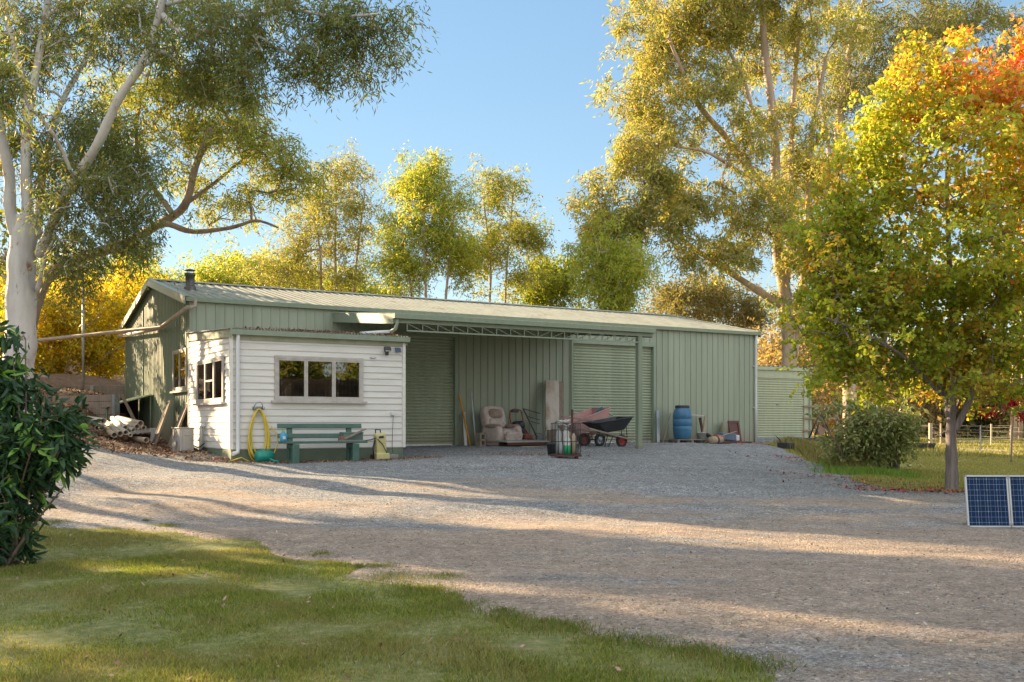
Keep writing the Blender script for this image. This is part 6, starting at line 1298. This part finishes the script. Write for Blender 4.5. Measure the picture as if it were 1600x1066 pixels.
blades('paddock_grass', 'dry golden grass in the paddock beyond the fence', x, y, .16, .035, ((.44, .36, .13), (.34, .30, .09), (.22, .24, .06)), 7, .8)
# leaf litter
def litter(name, lab, x, y, s, cols, zf=None, seed=3, flatness=.25):
    rs = np.random.RandomState(seed); n = len(x); z = (zf or hground)(x, y)+.012; a = rs.rand(n)*6.283
    d = np.stack([np.cos(a), np.sin(a), flatness*rs.randn(n)], 1); e = np.stack([-np.sin(a), np.cos(a), flatness*rs.randn(n)], 1); L_ = (s*(.5+rs.rand(n)))[:, None]; b = np.stack([x, y, z+.01*rs.rand(n)], 1)
    V = np.stack([b-d*L_*.5, b+e*L_*.2, b+d*L_*.5+[0, 0, .004], b-e*L_*.2], 1); cols = np.array(cols)
    o = quads(name, V, M_litter, np.clip(cols[rs.randint(0, len(cols), n)]*(.7+.6*rs.rand(n, 1)), 0, 1)); tag(o, lab, 'leaf litter', None, 'stuff'); return o
hmax = lambda x, y: np.maximum(hground(x, y), hdrive(x, y))
BR = ((.20, .10, .055), (.28, .17, .10), (.13, .075, .05), (.36, .25, .16))
x, y = scatter_xy(60000, -16, -6, 19, 36, lambda x, y: sdf(x, y) < .8, dens=lambda x, y: np.clip(.6+.7*vnoise(x, y, .9, 71), .05, 1)*np.clip(.9-sdf(x, y)*.5, .1, 1))
litter('bank_litter', 'brown fallen leaves and bark covering the bank left of the shed', x, y, .09, BR, hmax, 8, .5)
q = [W(RS.uniform(-.6, 5), RS.normal(-.45, .28)) for _ in range(3800)]; q += [W(RS.normal(-.6, .3), RS.uniform(-.5, 4)) for _ in range(1500)]; q += [W(RS.uniform(12.5, 20), RS.normal(3.6, .5)) for _ in range(1200)]; q += [W(RS.normal(7.6, .9), RS.normal(-.6, .6)) for _ in range(500)]
q = np.array(q); litter('wall_litter', 'brown leaves and bark drifted against the foot of the walls', q[:, 0], q[:, 1], .05, BR, hmax, 9, .4)
q = []
for p_ in [(1212, 698), (1270, 722), (1330, 750), (1400, 765), (1440, 769), (1500, 771), (1580, 773)]:
    g = gp(*p_); q.append(np.stack([g[0]+RS.randn(260)*.9, g[1]+.3+RS.randn(260)*.6], 1))
q = np.concatenate(q); q = np.concatenate([q, np.stack([9.45+RS.randn(600)*1.1, b_m[1]+.3+RS.randn(600)*.8], 1)]); litter('maple_litter', 'crimson and brown fallen leaves along the lawn edge under the maple', q[:, 0], q[:, 1], .075, ((.28, .03, .04), (.36, .06, .05), (.2, .08, .05), (.34, .22, .14)), hmax, 10, .4)
x, y = scatter_xy(16000, -12, 14, 5, 31, lambda x, y: inview(x, y, .3) & (sdf(x, y) > .1), dens=lambda x, y: np.clip(.25+.6*vnoise(x, y, .7, 81), .03, 1))
litter('driveway_litter', 'scattered pale dry leaves and chips over the gravel driveway', x, y, .04, ((.34, .26, .2), (.45, .38, .31), (.2, .13, .09), (.3, .2, .14)), hmax, 11, .3)
x, y = scatter_xy(700, -8, 4, 5.5, 14, lambda x, y: gm(x, y) & inview(x, y))
litter('lawn_litter', 'a few curled brown leaves on the lawn', x, y, .035, ((.24, .12, .08), (.34, .2, .16), (.15, .08, .05)), lambda x, y: hground(x, y)+.03, 12, .6)
# loose stones on the gravel
x, y = scatter_xy(150000, -10, 12, 5, 24, lambda x, y: inview(x, y, .2) & (sdf(x, y) > .0), dens=lambda x, y: np.clip(9/(y**1.15), 0, 1)*np.clip(.5+.6*vnoise(x, y, 1.2, 91), .06, 1))
rs = np.random.RandomState(4); n = len(x); r_ = (.004+.009*rs.rand(n)**3)[:, None, None]; z = hdrive(x, y)+.002
O = np.array([[1, 0, 0], [0, 1, 0], [-1, 0, 0], [0, -1, 0], [0, 0, .75], [0, 0, -.7]], float)[None]*(1+.35*rs.randn(n, 6, 1)*.7)
an = rs.rand(n)*6.28; Rz = np.stack([np.stack([np.cos(an), -np.sin(an), 0*an], 1), np.stack([np.sin(an), np.cos(an), 0*an], 1), np.stack([0*an, 0*an, 1+0*an], 1)], 1)
V = np.einsum('nij,nkj->nki', Rz, O*r_)+np.stack([x, y, z], 1)[:, None, :]
g_ = (.10+.42*rs.rand(n, 1)**1.4); col = g_*np.array([1, .96, .92])*(1+.1*rs.randn(n, 3)); wh = rs.rand(n) < .04; col[wh] = [.5, .47, .43]
o = quads('loose_stones', V, M_litter, np.clip(col, 0.02, .7), idx=[(0, 1, 4), (1, 2, 4), (2, 3, 4), (3, 0, 4), (1, 0, 5), (2, 1, 5), (3, 2, 5), (0, 3, 5)]); tag(o, 'loose grey stones scattered on the gravel driveway', 'gravel', None, 'stuff')
# leaf debris on the roofs
q = np.array([(RS.uniform(.3, 4.3), RS.uniform(.0, 1.2)) for _ in range(500)]+[(RS.normal(1.9, .6), RS.uniform(-.1, .5)) for _ in range(500)])
ww = np.array([W(*u) for u in q]); zr = RZF+.19+q[:, 1]*((RZB-RZF)/SB0)
litter('roof_litter', 'rusty brown leaves lying on the corrugated roof of the weatherboard room', ww[:, 0], ww[:, 1], .08, BR, lambda x, y: zr, 13, .6)

# ------------------------------------------------------------------ light, sky, camera
SUN_AZ = math.atan2(-.82, .57); SUN_EL = R(ELEV)
sv = Vector((math.sin(SUN_AZ)*math.cos(SUN_EL), math.cos(SUN_AZ)*math.cos(SUN_EL), math.sin(SUN_EL)))
ld = bpy.data.lights.new('sun', 'SUN'); ld.energy = 5.0; ld.angle = R(.55); ld.color = (1.0, .74, .44); lo = bpy.data.objects.new('sun', ld); C.objects.link(lo)
lo.rotation_euler = (-sv).to_track_quat('-Z', 'Y').to_euler()
w = bpy.data.worlds.new('World'); scene.world = w; w.use_nodes = True; nt = w.node_tree; bg = nt.nodes['Background']
sk = nt.nodes.new('ShaderNodeTexSky'); sk.sky_type = 'NISHITA'; sk.sun_disc = False; sk.sun_elevation = SUN_EL; sk.sun_rotation = SUN_AZ
sk.air_density = 1.0; sk.dust_density = .1; sk.ozone_density = 2.0; sk.altitude = 200
gm_ = nt.nodes.new('ShaderNodeGamma'); gm_.inputs[1].default_value = SKYG; nt.links.new(sk.outputs[0], gm_.inputs[0])
hs = nt.nodes.new('ShaderNodeHueSaturation'); hs.inputs['Saturation'].default_value = SKYSAT; nt.links.new(gm_.outputs[0], hs.inputs['Color']); skc = mixc(nt, 1.0, hs.outputs[0], (.97, .97, .97), 'MULTIPLY')
# added cloud bank, unseen overhead and behind the viewer, to fill shaded fronts
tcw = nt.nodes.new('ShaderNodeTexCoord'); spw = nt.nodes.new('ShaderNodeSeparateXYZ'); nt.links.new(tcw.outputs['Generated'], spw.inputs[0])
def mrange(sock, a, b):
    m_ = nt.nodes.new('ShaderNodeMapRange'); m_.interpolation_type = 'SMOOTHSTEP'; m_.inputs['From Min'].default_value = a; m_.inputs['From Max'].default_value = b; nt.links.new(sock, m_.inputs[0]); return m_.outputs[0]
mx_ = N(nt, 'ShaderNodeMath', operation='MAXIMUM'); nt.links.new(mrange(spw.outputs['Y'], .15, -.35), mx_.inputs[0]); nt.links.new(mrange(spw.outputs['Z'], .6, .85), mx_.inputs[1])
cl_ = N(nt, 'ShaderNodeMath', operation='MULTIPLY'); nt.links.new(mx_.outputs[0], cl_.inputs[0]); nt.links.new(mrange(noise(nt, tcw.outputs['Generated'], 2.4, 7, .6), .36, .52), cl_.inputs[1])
nt.links.new(mixc(nt, cl_.outputs[0], skc, FILL_CLOUD), bg.inputs['Color']); bg.inputs['Strength'].default_value = SKYS
cd = bpy.data.cameras.new('camera'); cam = bpy.data.objects.new('camera', cd); C.objects.link(cam); scene.camera = cam
cam.location = (0, 0, EZ); cam.rotation_euler = (R(90), 0, 0); cd.lens = F/1600*36; cd.sensor_width = 36; cd.shift_y = (HY-533)/1600; cd.clip_end = 6000; cd.clip_start = .05
vs = scene.view_settings; vs.view_transform = 'Standard'; vs.look = 'None'; vs.exposure = EXPO; vs.gamma = 1
